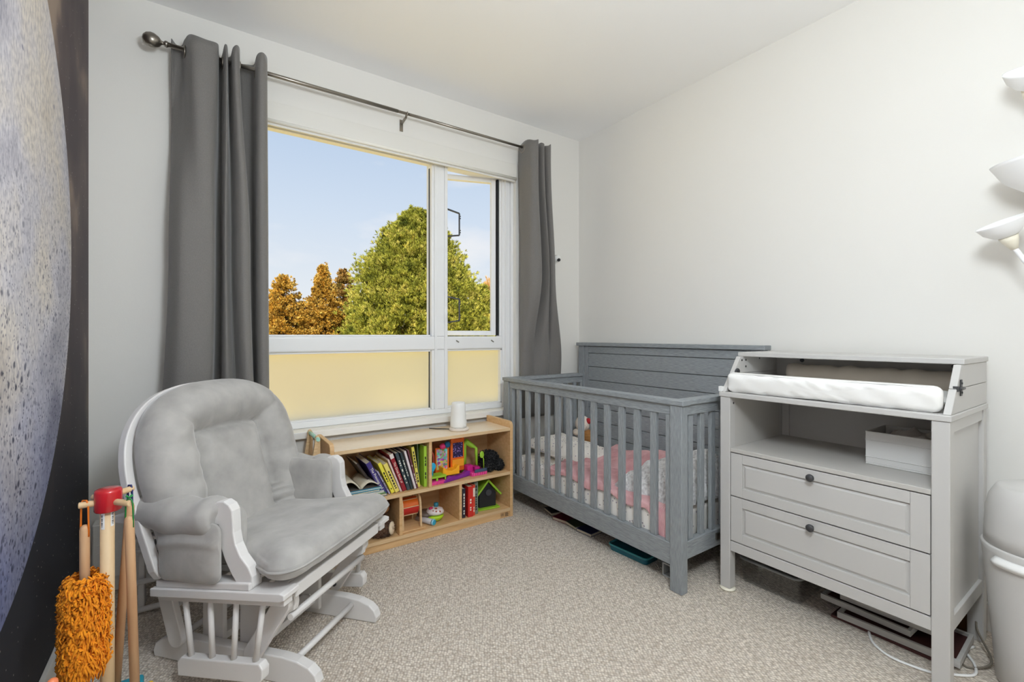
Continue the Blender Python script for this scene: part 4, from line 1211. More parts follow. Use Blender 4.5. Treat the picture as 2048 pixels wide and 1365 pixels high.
# folding upper part
def wing(y0, y1, nm):
    a = MB(); a.prism([(TX0 + .010, TZ + .0006), (TX1, TZ + .0006), (TX1, .974), (TX0 + .075, .974)], lambda x, z: (x, y0, z), lambda x, z: (x, y1, z))
    w_ = a.build(nm, 'changer_paint', ct, bevel=.002)
    a = MB(); a.prism([(TX0 + .077, .9755), (TX1, .9755), (TX1, 1.052), (TX0 + .135, 1.052)], lambda x, z: (x, y0, z), lambda x, z: (x, y1, z))
    a.build('upper_board', 'changer_paint', w_, bevel=.002)
    return w_
wr_ = wing(TY0, TY0 + .020, 'side_wing'); wl_ = wing(TY1 - .020, TY1, 'side_wing')
B('rear_board', 'changer_inner', ct, (TX1 - .018, TY0 + .0205, TZ + .0006), (TX1 - .002, TY1 - .0205, 1.052), 0)
B('upper_shelf', 'changer_paint', ct, (2.128, TY0 - .004, 1.0525), (TX1 + .004, TY1 + .004, 1.072), .003)
for y in (.49, 1.04):
    MB().cyl((TX1 - .0195, y, 1.03), (TX1 - .0182, y, 1.03), .010, n=16).build('cable_hole', 'black_plastic', ct)
k = MB()
for (x, z) in ((2.12, 1.035), (2.155, 1.035), (2.155, 1.005), (2.28, 1.04)): k.cyl((x, TY1 - .0205, z), (x, TY1 - .0215, z), .0045, n=10)
k.build('peg_hole', 'black_plastic', ct)
MB().ball((2.075, TY1 - .024, .985), (.020, .006, .014)).build('hinge_cover', 'knob_dark', ct)
h_ = MB(); h_.box((2.085, TY0 - .0035, .950), (2.105, TY0 - .0002, .972)); h_.box((2.085, TY0 - .0035, .978), (2.105, TY0 - .0002, 1.004)); h_.cyl((2.058, TY0 - .006, .975), (2.110, TY0 - .006, .975), .005, n=10)
h_.cyl((2.095, TY0 - .006, .961), (2.095, TY0 - .003, .961), .004, n=8); h_.cyl((2.095, TY0 - .006, .992), (2.095, TY0 - .003, .992), .004, n=8)
h_.box((2.050, TY0 - .004, .966), (2.066, TY0 + .010, .984))
h_.build('hinge', 'knob_dark', ct, bevel=.001, label='dark metal fold hinge')
MB().lathe([(.030, .0006), (.034, .003), (.034, .008), (.030, .0115), (0, .0115)], (TX0 + .022, TY1 - .023, 0), n=24).build('foot_cup', 'lamp_cream', ct, label='cream plastic foot cup')
MB().cyl((TX0 + .03, TY1 - P2 - .001, .846), (TX0 + .03, TY1 - P2 - .0005, .846), .005, n=10).build('peg_hole', 'black_plastic', ct)

# changing pad
cp = thing('changing_pad', 'white vinyl changing pad lying on the changing table', 'changing pad', (2.2, .79, TZ))
ol = densify(rrect(-.365, -.050, .365, .035, .022, 5), .012)
pf = MB()
cushion(pf, ol, (0, -.01), (2.012, .795, .948), (0, -1, 0), (-.10, 0, 1), (-1, 0, -.10),
        lambda p, d: .008 + .024 * (1 - math.exp(-d / .007)) + .0032 * wob((p[0] + p[1] * .9, p[1] * .5), 3, 44), lambda p, d: .006 + .026 * (1 - math.exp(-d / .012)), rings=20)
pf.build('front_bolster', 'pad_white', cp)
ol = densify(rrect(-.355, -.17, .355, .17, .05, 6), .02)
pb = MB()
cushion(pb, ol, (0, 0), (2.21, .795, .925), (0, -1, 0), (1, 0, 0), (0, 0, 1), lambda p, d: .003 + .018 * (1 - math.exp(-d / .03)) + .004 * wob(p, 5, 26), lambda p, d: .006 + .020 * (1 - math.exp(-d / .03)), rings=16)
pb.build('pad_middle', 'pad_white', cp)
pr_ = MB()
pr_.tube([(2.375, 1.075 - .013 * 0, .965)] + [(2.375 + .004 * math.sin(i * .9), 1.06 - .60 * i / 24, .968 + .003 * math.sin(i * 1.4)) for i in range(25)] + [(2.375, .445, .965)],
         [.012] + [.046 + .003 * math.sin(i * 2.1) for i in range(25)] + [.012], 20)
pr_.build('rear_bolster', 'pad_beige', cp, label='beige rear bolster')
B('care_tag', 'white_plastic', cp, (1.975, TY1 - .006, TZ + .001), (1.995, TY1 + .010, TZ + .024), .001)

# fabric storage box on the shelf
fb = thing('fabric_box', 'light grey fabric storage box on the changing table shelf', 'storage box', (2.26, .575, .648))
x0, x1, y0, y1, zb = 2.165, 2.375, .455, .690, .6488
k = MB(); k.box((x0, y0, zb), (x1, y1, zb + .006))
for a, b_ in (((x0, y0), (x0 + .006, y1)), ((x1 - .006, y0), (x1, y1)), ((x0 + .006, y0), (x1 - .006, y0 + .006)), ((x0 + .006, y1 - .006), (x1 - .006, y1))):
    k.box((a[0], a[1], zb + .006), (b_[0], b_[1], zb + .125))
k.build('box', 'box_fabric', fb, bevel=.002)
k = MB(); k.tube([(p[0], p[1], zb + .1255) for p in rrect(x0 + .001, y0 + .001, x1 - .001, y1 - .001, .006, 3)], .0035, 6, closed=True); k.tube([(p[0], p[1], zb + .095) for p in rrect(x0 - .0005, y0 - .0005, x1 + .0005, y1 + .0005, .004, 3)], .0018, 6, closed=True)
k.tube([(p[0], p[1], zb + .030) for p in rrect(x0 - .0005, y0 - .0005, x1 + .0005, y1 + .0005, .004, 3)], .0018, 6, closed=True)
k.build('piping', 'box_fabric', fb)
k = MB(); k.tube([(2.24, y1 + .001, zb + .075), (2.245, y1 + .016, zb + .068), (2.26, y1 + .020, zb + .045), (2.275, y1 + .014, zb + .065), (2.28, y1 + .001, zb + .075)], .005, 8); k.build('handle', bmat((190, 176, 160)), fb)
cf = MB()
ol = [(.085 * math.cos(a) * (1 + .2 * math.sin(3 * a)), .085 * math.sin(a) * (1 + .15 * math.cos(5 * a))) for a in np.linspace(0, 2 * math.pi, 49)[:-1]]
cushion(cf, ol, (0, 0), (2.27, .565, zb + .088), (1, 0, 0), (0, 1, 0), (0, 0, 1), lambda p, d: .004 + .055 * (1 - math.exp(-d / .04)) + .014 * wob(p, 3, 70), lambda p, d: .01, rings=16)
tag(cf.build('folded_cloth', bmat((176, 170, 164))), 'crumpled grey cloth in the fabric storage box', 'cloth')

# things on the carpet below the changing table
sb = thing('storage_box', 'clear plastic storage box under the changing table', 'storage box', (2.27, 1.04, 0), R(0))
k = MB()
pr2 = rrect(2.11, .905, 2.43, 1.17, .03, 4)
k.prism(pr2, lambda a, c: (2.27 + (a - 2.27) * .95, 1.0375 + (c - 1.0375) * .95, .001), lambda a, c: (a, c, .105)); k.build('tub', 'clear_plastic', sb)
k = MB(); k.tube([(p[0], p[1], .107) for p in pr2], .006, 8, closed=True); k.build('rim', bmat((150, 152, 152)), sb)
k = MB(); k.prism(rrect(2.108, .903, 2.432, 1.172, .03, 4), lambda a, c: (a, c, .1135), lambda a, c: (2.27 + (a - 2.27) * .96, 1.0375 + (c - 1.0375) * .96, .121)); k.build('lid', 'clear_plastic', sb)
k = MB(); k.box((2.15, .93, .1212), (2.22, .99, .132)); k.build('latch', 'knob_dark', sb, bevel=.003)
mat('board_grey', lin(186, 184, 180), .5, var=.08, vscale=20, stretch=(4, .4, 4))
mat('board_maroon', lin(74, 36, 34), .6)
for lab, a, b_, z_, rz, mt2, h_ in (('maroon board lowest of the boards under the changing table', .36, .26, .001, 0, 'board_maroon', .010), ('grey board second lowest under the changing table', .36, .24, .0125, 2, 'board_grey', .024),
                           ('narrow grey board in the middle of the pile under the changing table', .30, .20, .0375, -2, 'board_grey', .022), ('topmost grey board of the pile under the changing table', .32, .18, .0605, 1, 'board_grey', .020)):
    j = int(z_ * 1000)
    o = thing('shelf_board', lab, 'board', ({1: 2.27, 12: 2.26, 37: 2.275, 60: 2.29}[j], {1: .62, 12: .60, 37: .70, 60: .63}[j], z_), R(rz), group='boards under the changing table')
    q = MB(); q.box((-b_ / 2, -a / 2, 0), (-b_ / 2 + .012, a / 2, h_)); q.box((b_ / 2 - .012, -a / 2, 0), (b_ / 2, a / 2, h_)); q.box((-b_ / 2 + .012, -a / 2, 0), (b_ / 2 - .012, -a / 2 + .012, h_)); q.box((-b_ / 2 + .012, a / 2 - .012, 0), (b_ / 2 - .012, a / 2, h_))
    q.build('frame', mt2, o, local=True, bevel=.001)
    MB().box((-b_ / 2 + .012, -a / 2 + .012, 0), (b_ / 2 - .012, a / 2 - .012, h_ * .5)).build('panel', 'board_maroon', o, local=True)
tag(MB().tube(catmull([(2.20, .70, .005), (2.15, .675, .005), (2.08, .64, .005), (2.04, .58, .005), (2.045, .51, .005), (2.065, .46, .005), (2.10, .43, .005), (2.16, .385, .005), (2.23, .395, .005), (2.30, .43, .005), (2.36, .42, .005)], 50), .0045, 8).build('power_cable', 'white_plastic'),
    'white cable curling on the carpet from under the changing table', 'cable')
tag(MB().tube(catmull([(2.30, .47, .022), (2.22, .43, .004), (2.20, .40, .004), (2.27, .36, .02), (2.40, .42, .06), (2.50, .43, .10)], 40), .0035, 8).build('power_cable', bmat((120, 112, 100))),
    'thin tan cable running to the wall behind the diaper pail', 'cable')
cbx = thing('cardboard_box', 'small brown cardboard box behind the changing table leg', 'box', (2.40, .50, 0))
B('box', bmat((120, 84, 50)), cbx, (2.46, .43, .001), (2.53, .56, .07), .001)
B('flap', bmat((132, 96, 60)), cbx, (2.455, .43, .0705), (2.535, .49, .073), 0)

# ================================================================ diaper pail
dp = thing('diaper_pail', 'pale grey plastic diaper pail beside the changing table', 'bin', (2.25, .235, 0))
MB().lathe([(.108, .001), (.112, .006), (.122, .15), (.136, .32), (.146, .44), (.1485, .456), (.146, .460), (.0, .460)], (2.25, .235, 0), n=48).build('body', 'pail_plastic', dp)
MB().lathe([(.1415, .4605), (.1405, .50), (.137, .57), (.129, .615), (.113, .648), (.104, .6535), (.100, .6515), (.085, .660), (.04, .668), (0, .670)], (2.25, .235, 0), n=48).build('lid', 'pail_plastic', dp)
k = MB()
a0 = math.atan2(-.235, -2.25)
def hand(a_, c_):
    t_ = a0 - R(47) + R(116) * a_
    r_ = .1478 - .0012 + .016 * math.sin(math.pi * min(1, max(0, c_)))
    return (2.25 + r_ * math.cos(t_), .235 + r_ * math.sin(t_), .402 + .034 * c_)
k.grid(hand, 24, 8); k.build('foot_handle', 'white_plastic', dp, solid=.003, label='white plastic handle band')

# ================================================================ floor lamp
fl_ = thing('floor_lamp', 'white floor lamp with several bowl shades at the right edge', 'lamp', (2.38, -.03, 0))
MB().lathe([(.10, .001), (.10, .012), (.085, .022), (.02, .03), (.0, .03)], (2.38, -.03, 0)).build('base', 'lamp_shade', fl_)
MB().cyl((2.38, -.03, .03), (2.38, -.03, 1.62), .011).build('pole', 'lamp_shade', fl_)
def bowl(c, ax, r, nm, arm):
    ax = Vector(ax).normalized(); c = Vector(c)
    # open bowl, ax points out of its mouth
    pr = [(.020 * r / .07, -r * .80), (r * .52, -r * .68), (r * .82, -r * .38), (r * .97, -r * .02), (r * 1.0, r * .05), (r * .95, r * .04), (r * .78, -r * .32), (r * .48, -r * .58), (0, -r * .68)]
    sh = MB().lathe(pr, c, ax, 36).build(nm, 'lamp_shade', fl_)
    e0 = c - ax * r * .78
    MB().lathe([(.026, 0), (.022, -.016), (.010, -.048), (.0, -.050)], e0, ax, 20).build('socket', 'lamp_cream', sh)
    MB().tube(catmull([e0 - ax * .045] + arm, 20), .0075, 10).build('arm', 'lamp_shade', sh)
bowl((2.32, .345, 1.545), (-.30, .28, .90), .068, 'shade', [(2.36, .262, 1.36), (2.38, .12, 1.22), (2.38, -.02, 1.20)])
bowl((2.36, .235, 1.755), (-.12, .10, .97), .145, 'shade', [(2.38, .13, 1.58), (2.385, .05, 1.50), (2.38, -.02, 1.48)])
bowl((2.36, .272, 2.06), (-.5, -.15, .75), .078, 'shade', [(2.38, .24, 1.92), (2.39, .10, 1.75), (2.38, -.02, 1.61)])
# ================================================================ glider chair
gc = thing('glider_chair', 'white wooden glider chair with grey microfiber cushions', 'chair', (.25, 1.96, 0), math.atan2(-.752, .659))
def L(mb, nm, m_, par=None, **k):
    return mb.build(nm, m_, par or gc, local=True, **k)
def uz(poly, v0, v1):
    return MB().prism(poly, lambda u, z: (u, v0, z), lambda u, z: (u, v1, z))
TL = lambda u: .10 * u          # the hung seat leans back a little
# --- fixed base
for s_ in (-1, 1):
    v0, v1 = s_ * .180 - .018, s_ * .180 + .018
    pr = [(-.335, .001), (.335, .001), (.340, .022), (.330, .048), (.305, .068), (.26, .082), (.20, .088), (-.20, .088), (-.26, .082), (-.305, .068), (-.330, .048), (-.340, .022)]
    L(uz(pr, v0, v1), 'runner_foot', 'chair_paint', bevel=.004)
    for u in (-.115, .045):
        vv = s_ * .152
        p_ = L(uz([(u - .045, .030), (u + .045, .030), (u + .045, .268), (u - .045, .268)], vv - .009, vv + .009), 'upright', 'chair_paint', bevel=.003)
        k = MB()
        for (du, z) in ((-.022, .052), (.022, .052), (0, .085)):
            k.cyl((u + du, vv - s_ * .009, z), (u + du, vv - s_ * .0125, z), .006, n=10)
        L(k, 'bolt', 'chair_paint', p_)
    L(uz([(-.17, .232), (.10, .232), (.10, .268), (-.17, .268)], s_ * .125 - .017, s_ * .125 + .017), 'base_side_rail', 'chair_paint', bevel=.003)
    # swing links
    for (ua, za, ub, zb_) in ((.115, .105, .232, .285), (-.20, .105, -.255, .275)):
        d = Vector((ub - ua, zb_ - za)); n_ = Vector((-d.y, d.x)).normalized() * .030; e_ = d.normalized()
        pl = []
        for q in range(9):
            a = math.pi * q / 8
            pl.append((ub + n_.x * math.cos(a) + e_.x * .03 * math.sin(a), zb_ + n_.y * math.cos(a) + e_.y * .03 * math.sin(a)))
        for q in range(9):
            a = math.pi * q / 8
            pl.append((ua - n_.x * math.cos(a) - e_.x * .03 * math.sin(a), za - n_.y * math.cos(a) - e_.y * .03 * math.sin(a)))
        lk = L(uz(pl, s_ * .222 - .011, s_ * .222 + .011), 'swing_link', 'chair_paint', bevel=.003)
        k = MB()
        for (u, z) in ((ua, za), (ub, zb_)):
            k.cyl((u, s_ * .222 - s_ * .011, z), (u, s_ * .222 - s_ * .017, z), .009, n=14)
        L(k, 'pivot_bolt', 'knob_dark', lk)
    pl = [(.232 + .034 * math.cos(a), .275 + .034 * math.sin(a)) for a in np.linspace(0, 2 * math.pi, 25)[:-1]]
    L(uz([(.17, .245), (.232, .241), (.262, .258), (.266, .28), (.262, .325), (.17, .312)], s_ * .198 - .011, s_ * .198 + .011), 'pivot_block', 'chair_paint', bevel=.004)
for (u, z, v) in ((.228, .060, .162), (-.26, .060, .162)):
    L(MB().cyl((u, -v, z), (u, v, z), .011, n=14), 'cross_rod', 'chair_paint')
for (u, z, v) in ((.248, .235, .21), (-.235, .20, .21)):
    L(MB().cyl((u, -v, z), (u, v, z), .011, n=14), 'cross_rod', 'chair_paint')
for u in (-.115, .045):
    L(MB().box((u - .03, -.142, .060), (u + .03, .142, .085)), 'cross_board', 'chair_paint', bevel=.003)
# --- hung seat frame
def lean_(poly): return [(u, z + TL(u)) for u, z in poly]
for s_ in (-1, 1):
    v = s_ * .280
    L(uz(lean_([(-.185, .296), (.300, .296), (.300, .316), (-.185, .316)]), v - .018, v + .018), 'side_apron', 'chair_paint', bevel=.002)
    L(uz(lean_([(-.205, .3162), (.295, .3162), (.312, .322), (.312, .338), (.295, .343), (-.205, .343)]), v - .034 * (1 if s_ < 0 else 1), v + .034), 'side_rail', 'chair_paint', bevel=.003)
    L(uz(lean_([(-.190, .3432), (.180, .3432), (.180, .366), (-.190, .366)]), v - .026, v + .026), 'arm_rail_foot', 'chair_paint', bevel=.004)
    L(uz(lean_([(-.112, .052), (.205, .052), (.216, .062), (.218, .095), (.205, .112), (-.100, .112), (-.114, .100)]), v - .016, v + .016), 'skirt_board', 'chair_paint', bevel=.004)
    for i in range(4):
        ut, ub = -.098 + .102 * i, -.072 + .084 * i
        L(MB().cyl((ub, v, .111 + TL(ub)), (ut, v, .297 + TL(ut)), .0095, .0085, n=12), 'spindle', 'chair_paint')
    # arm: rail, rear spindle, scrolled front post
    L(uz([(-.375, .515), (.03, .528), (.03, .554), (-.375, .541)], v - .024, v + .024), 'arm_rail', 'chair_paint', bevel=.004)
    L(MB().cyl((-.115, v, .354), (-.185, v, .523), .0105, .009, n=12), 'arm_spindle', 'chair_paint')
    post = [(.130, .364), (.105, .395), (.078, .440), (.058, .485), (.054, .525), (.052, .548), (.030, .552), (.018, .568), (.016, .590), (.026, .610), (.046, .622),
            (.072, .626), (.094, .616), (.106, .598), (.108, .570), (.110, .530), (.118, .494), (.138, .458), (.168, .428), (.182, .400), (.184, .366)]
    L(uz(post, v - .017, v + .017), 'arm_post', 'chair_paint', bevel=.004)
L(MB().hexa([(.268, -.246, .325 + .0), (.300, -.246, .325), (.300, .246, .325), (.268, .246, .325), (.268, -.246, .366), (.300, -.246, .366), (.300, .246, .366), (.268, .246, .366)]), 'front_rail', 'chair_paint', bevel=.004)
L(MB().box((-.19, -.246, .295), (-.16, .246, .335)), 'rear_rail', 'chair_paint', bevel=.004)
for i in range(6):
    u = -.13 + .07 * i
    L(MB().box((u, -.246, .330 + TL(u)), (u + .04, .246, .342 + TL(u))), 'seat_slat', 'chair_paint', bevel=.002)

# --- back: bent arch frame and cushion
BO = Vector((-.150, 0, .395)); BB = Vector((-.285, 0, .958)).normalized(); BN = Vector((.958, 0, .285)).normalized()
HT = .585
def back_outline(W, H, b0, ex=2.5, n=64, wb=.93):
    pts = []
    for k in range(n + 1):
        a = math.pi * k / n
        c, s_ = math.cos(a), math.sin(a)
        pts.append((W * math.copysign(abs(c) ** (2 / ex), c), b0 + (H - b0) * abs(s_) ** (2 / ex)))
    m_ = 14
    left = [(-W * (1 - (1 - wb) * k / m_), b0 * (1 - k / m_)) for k in range(1, m_ + 1)]
    right = [(W * (wb + (1 - wb) * k / m_), b0 * k / m_) for k in range(0, m_)]
    bottom = [(-W * wb + 2 * W * wb * k / 16, 0) for k in range(1, 16)]
    return pts + left + bottom + right, right + pts + left
full, rim_ = back_outline(.326, HT + .012, .27, 2.7)
bol = .150
def h_front(p, d):
    # distance to the trapezoid inner panel
    wi = .150 + .04 * (.30 - p[1]) * .5
    dx, dz = abs(p[0]) - wi, p[1] - (.415 - .25 * p[0] ** 2)
    dp = math.hypot(max(dx, 0), max(dz, 0))
    if dp > 0:
        q = d / (d + dp + 1e-6)
        h = .020 + .088 * math.sin(math.pi * min(1, q)) ** .55 + .010 * q
        if dx > 0 and dz > 0:                       # crease running out of the panel corner
            h -= .016 * math.exp(-((dx - dz) / .014) ** 2) * min(1, dp / .03) * (1 - min(1, dp / .17))
        along = p[0] if dz > dx else p[1]
        h += .0055 * math.sin(along * 75 + 2.2 * math.sin(along * 23)) * max(0, q - .35) * (1 - q) * 6
        h += .0045 * wob((along, dp * .4), 3, 46) * min(1, q * 3)
        return h
    e = min(-dx, -dz if dz > -.5 else 9)
    q = min(1, e / .05)
    return .026 + .044 * (q * (2 - q)) + .004 * wob(p, 6, 18) + .003 * math.sin(p[0] * 90 + 3 * math.sin(p[1] * 14)) * math.exp(-abs(dz) / .05)
def h_edge(p, d):
    e = min(1, p[1] / .03); return max(.004, h_front(p, d) * (e * (2 - e)))
cb_ = MB()
cushion(cb_, full, (0, .26), BO, (0, 1, 0), BB, BN, h_edge, lambda p, d: .004 + .028 * (1 - math.exp(-d / .03)), rings=46, dist_pts=densify(rim_ [:], .012)[:-20] if False else rim_)
L(cb_, 'back_cushion', 'microfiber')
# piping around the inner panel
arch_o, _ = back_outline(.335, HT + .020, .27)
arch = [p for p in back_outline(.336, HT + .012, .27)[1]]
arch = [(.300, -.03)] + arch + [(-.300, -.03)]
k = MB(); vs = []
for i, p in enumerate(arch):
    q0 = arch[max(0, i - 1)]; q1 = arch[min(len(arch) - 1, i + 1)]
    t_ = Vector((q1[0] - q0[0], q1[1] - q0[1])).normalized(); n_ = Vector((t_.y, -t_.x))
    for (dn, h) in ((.008, -.058), (.008, -.026), (-.020, -.026), (-.020, -.058)):
        vs.append(BO + Vector((0, 1, 0)) * (p[0] + n_.x * dn) + BB * (p[1] + n_.y * dn) + BN * h)
fs = [(4 * i + a, 4 * i + (a + 1) % 4, 4 * i + 4 + (a + 1) % 4, 4 * i + 4 + a) for i in range(len(arch) - 1) for a in range(4)] + [(0, 1, 2, 3), (4 * len(arch) - 1, 4 * len(arch) - 2, 4 * len(arch) - 3, 4 * len(arch) - 4)]
k.add(vs, fs)
L(k, 'back_arch', 'chair_paint', bevel=.004)
for a in (-.18, -.09, 0, .09, .18):
    p0 = BO + Vector((0, a, 0)) + BB * -.02 - BN * .046; p1 = BO + Vector((0, a, 0)) + BB * (HT - .02 - .9 * a * a) - BN * .046
    L(MB().bar(p0, p1, .034, .010, BN), 'back_slat', 'chair_paint')

# --- seat cushion
ol = densify(rrect(-.205, -.262, .335, .262, .06, 8), .014)
ol = [(u + .010 * math.cos(v * 6) * (1 if u > .2 else 0), v * (1.0 if u < .16 else 1 + .18 * min(1, (u - .16) / .09))) for u, v in ol]
sc_ = MB()
cushion(sc_, ol, (.05, 0), (0, 0, .402), (1, 0, .10), (0, 1, 0), (-.10, 0, 1),
        lambda p, d: .010 + .040 * (1 - math.exp(-d / .018)) + .018 * (1 - math.exp(-d / .10)) + .003 * wob(p, 8, 16) * min(1, d * 30),
        lambda p, d: .008 + .032 * (1 - math.exp(-d / .016)) + .002 * math.sin(p[1] * 70) * math.exp(-d / .02), rings=30)
sq = L(sc_, 'seat_cushion', 'microfiber')
k = MB(); k.tube([(u, v, .402 + .10 * u) for u, v in [(a * 1.003, b_ * 1.003) for a, b_ in ol]], .0045, 6, closed=True)
L(k, 'seam_piping', 'microfiber', sq)

# --- arm pads: a padded roll over the arm with flaps on both sides
for s_ in (-1, 1):
    v = s_ * .280
    ar = MB()
    U = np.linspace(-.285, .052, 40)
    pts = [(-.287, v, .562)] + [(u, v - s_ * .004, .560 + .006 * math.sin(u * 22) + .010 * min(1, max(0, (u + .02) / .06))) for u in U] + [(.056, v, .572)]
    rad = [.010] + [.064 * min(1, math.sqrt(max(.02, 1 - ((abs(u + .115) - .115) / .064) ** 2)) if abs(u + .115) > .115 else 1) * (1 + .05 * math.sin(u * 37)) for u in U] + [.016]
    ar.tube(pts, rad, 26)
    pad = L(ar, 'arm_pad', 'microfiber')
    # inner flap
    pl = densify(rrect(-.175, .372, .095, .620 if s_ > 0 else .590, .035, 6), .014)
    f_ = MB()
    cushion(f_, pl, (-.03, .49), (0, v - s_ * (.060 if s_ > 0 else .046), 0), (1, 0, 0), (0, 0, 1), (0, -s_, 0),
            lambda p, d: .006 + .018 * (1 - math.exp(-d / .02)) + .0025 * wob(p, 3, 24), lambda p, d: .004 + .030 * (1 - math.exp(-d / .02)), rings=16)
    L(f_, 'inner_flap', 'microfiber', pad)
    pl = densify(rrect(-.168, .366, .075, .555, .03, 6), .014)
    f_ = MB()
    cushion(f_, pl, (-.03, .46), (0, v + s_ * .030, 0), (1, 0, .06), (0, 0, 1), (0, s_, 0),
            lambda p, d: .004 + .016 * (1 - math.exp(-d / .025)) + .003 * wob(p, 4, 20) + .007 * math.exp(-((p[1] - .50 + .9 * (p[0] + .03) ** 2) / .012) ** 2), lambda p, d: .004 + .010 * (1 - math.exp(-d / .02)), rings=16)
    L(f_, 'outer_flap', 'microfiber', pad)

# ================================================================ ottoman base in the corner behind the chair
ot = thing('ottoman', 'white wooden ottoman frame in the dark corner behind the chair', 'ottoman', (-.08, 2.53, 0))
for z_, y in ((.022, 2.42), (.128, 2.44), (.250, 2.46)):
    MB().cyl((-.225, y, z_), (.16, y, z_ + .0), .011, n=14).build('rod', 'chair_paint', ot)
for x in (-.195, .13):
    MB().hexa([(x, 2.452, .001), (x + .022, 2.452, .001), (x + .022, 2.54, .001), (x, 2.54, .001), (x, 2.475, .285), (x + .022, 2.475, .285), (x + .022, 2.535, .285), (x, 2.535, .285)]).build('side_board', 'chair_paint', ot, bevel=.004)
MB().box((-.22, 2.46, .2855), (.17, 2.55, .300)).build('top_board', 'chair_paint', ot, bevel=.003)
k = MB()
cushion(k, densify(rrect(-.20, -.045, .20, .045, .03, 6), .015), (0, 0), (-.025, 2.505, .335), (1, 0, 0), (0, 1, 0), (0, 0, 1), lambda p, d: .01 + .04 * (1 - math.exp(-d / .03)), lambda p, d: .01 + .024 * (1 - math.exp(-d / .02)), rings=14)
k.build('cushion', 'microfiber', ot)
wh = thing('wall_heater', 'white wall heater box low in the corner behind the toy mop', 'heater', (-.31, 2.70, .06))
B('case', 'trim_white', wh, (-.365, 2.655, .085), (-.245, 2.7345, .33), .006)
k = MB()
for i in range(5): k.box((-.35, 2.6535, .12 + .036 * i), (-.26, 2.6548, .132 + .036 * i))
k.build('louvre', 'trim_white', wh)

# ================================================================ toy cleaning set on its stand
SXc, SYc = -.187, 1.60
mat('red_lacquer', lin(186, 20, 30), .25, coat=.4)
mat('dowel', lin(206, 166, 126), .6, col2=lin(188, 142, 102), vscale=12, stretch=(3, 3, .4))
mat('dowel_pale', lin(224, 196, 156), .6, col2=lin(206, 172, 128), vscale=10, stretch=(3, 3, .4))
tsn = thing('toy_stand', 'wooden toy cleaning stand with a round red top', 'toy stand', (SXc, SYc, 0))
MB().lathe([(.027, 0), (.029, .003), (.029, .050), (.0275, .055), (.024, .057), (0, .058)], (SXc, SYc, .690), n=36).build('cap', 'red_lacquer', tsn)
MB().cyl((SXc - .002, SYc, .02), (SXc - .002, SYc, .690), .0150, n=20).build('pole', 'dowel_pale', tsn)
MB().lathe([(.12, .001), (.12, .016), (.10, .02), (0, .02)], (SXc, SYc, 0)).build('base', 'dowel_pale', tsn)
right = Vector((.822, -.569, 0)); fwd = Vector((.569, .822, 0))
cC = Vector((SXc, SYc, .718))
def pegs(d, l, z=0):
    d = Vector(d).normalized()
    return MB().cyl(cC + Vector((0, 0, z)) + d * .026, cC + Vector((0, 0, z)) + d * (.026 + l), .0080, n=14).build('peg', 'dowel_pale', tsn, bevel=.002)
pegs(right * 1.0 - fwd * .25, .050, -.004); pegs(-right * .6 - fwd * .45, .032, -.004); pegs(-right * 1 + fwd * .35, .034, 0); pegs(right * .15 + fwd * .95, .040, .008)
st_ = MB()
def sticker(a0, a1, z0, z1):
    m_ = MB(); n = 8
    m_.grid(lambda a, c: (SXc - .002 + .0154 * math.cos(a0 + (a1 - a0) * a), SYc + .0154 * math.sin(a0 + (a1 - a0) * a), z0 + (z1 - z0) * c), n, 2); return m_
av = math.atan2(-SYc, -SXc)
s1 = sticker(av - .95, av - .35, .645, .688).build('paper_label', 'white_plastic', tsn)
s2 = sticker(av + .45, av + 1.0, .650, .6885).build('paper_label', 'white_plastic', tsn)
for s_, a0, a1, z0 in ((s1, av - .88, av - .62, .652), (s2, av + .6, av + .95, .655)):
    k = MB()
    for i in range(9):
        zz_ = z0 + .0034 * i
        k.grid(lambda a, c: (SXc - .002 + .0156 * math.cos(a0 + (a1 - a0) * a), SYc + .0156 * math.sin(a0 + (a1 - a0) * a), zz_ + (.0012 + .0006 * (i % 3)) * c), 4, 2)
    k.build('barcode', 'print_black', s_)
def tool(label, x, y, ztop, zbot, name, lean_=(0, 0), r=.0105, m_='dowel'):
    o = thing(name, label, 'toy tool', (x + lean_[0], y + lean_[1], zbot))
    k = MB(); k.tube([(x + lean_[0], y + lean_[1], zbot), (x, y, ztop - .012), (x, y, ztop - .004), (x, y, ztop)], [r, r, r * .8, r * .4], 16); k.build('handle', m_, o)
    return o
def cord(o, x, y, ztop, peg, rgb, w_=.0022, gap=.010):
    k = MB()
    a = right * gap
    P0 = Vector((x, y, ztop)); pg = Vector(peg)
    k.tube([P0 - Vector((0, 0, .030)) - a * 1.05, P0 - a, pg - a * .9, pg - a * .5 + Vector((0, 0, .011)), pg + a * .5 + Vector((0, 0, .011)), pg + a * .9, P0 + a, P0 - Vector((0, 0, .030)) + a * 1.05], w_, 6)
    k.build('hanging_cord', bmat(rgb), o)
pm = cC + (-right * .6 - fwd * .45).normalized() * .046 + Vector((0, 0, -.004))
mop = tool('orange toy dust mop hanging from the stand', pm.x, pm.y, .662, .25, 'toy_mop')
cord(mop, pm.x, pm.y, .662, (pm.x, pm.y, pm.z), (214, 110, 20))
mat('mop_yarn', lin(226, 132, 16), .95, col2=lin(250, 160, 30), vscale=60)
MX, MY = pm.x + .002, pm.y - .004
vsY = []; fsY = []
nY = 2600
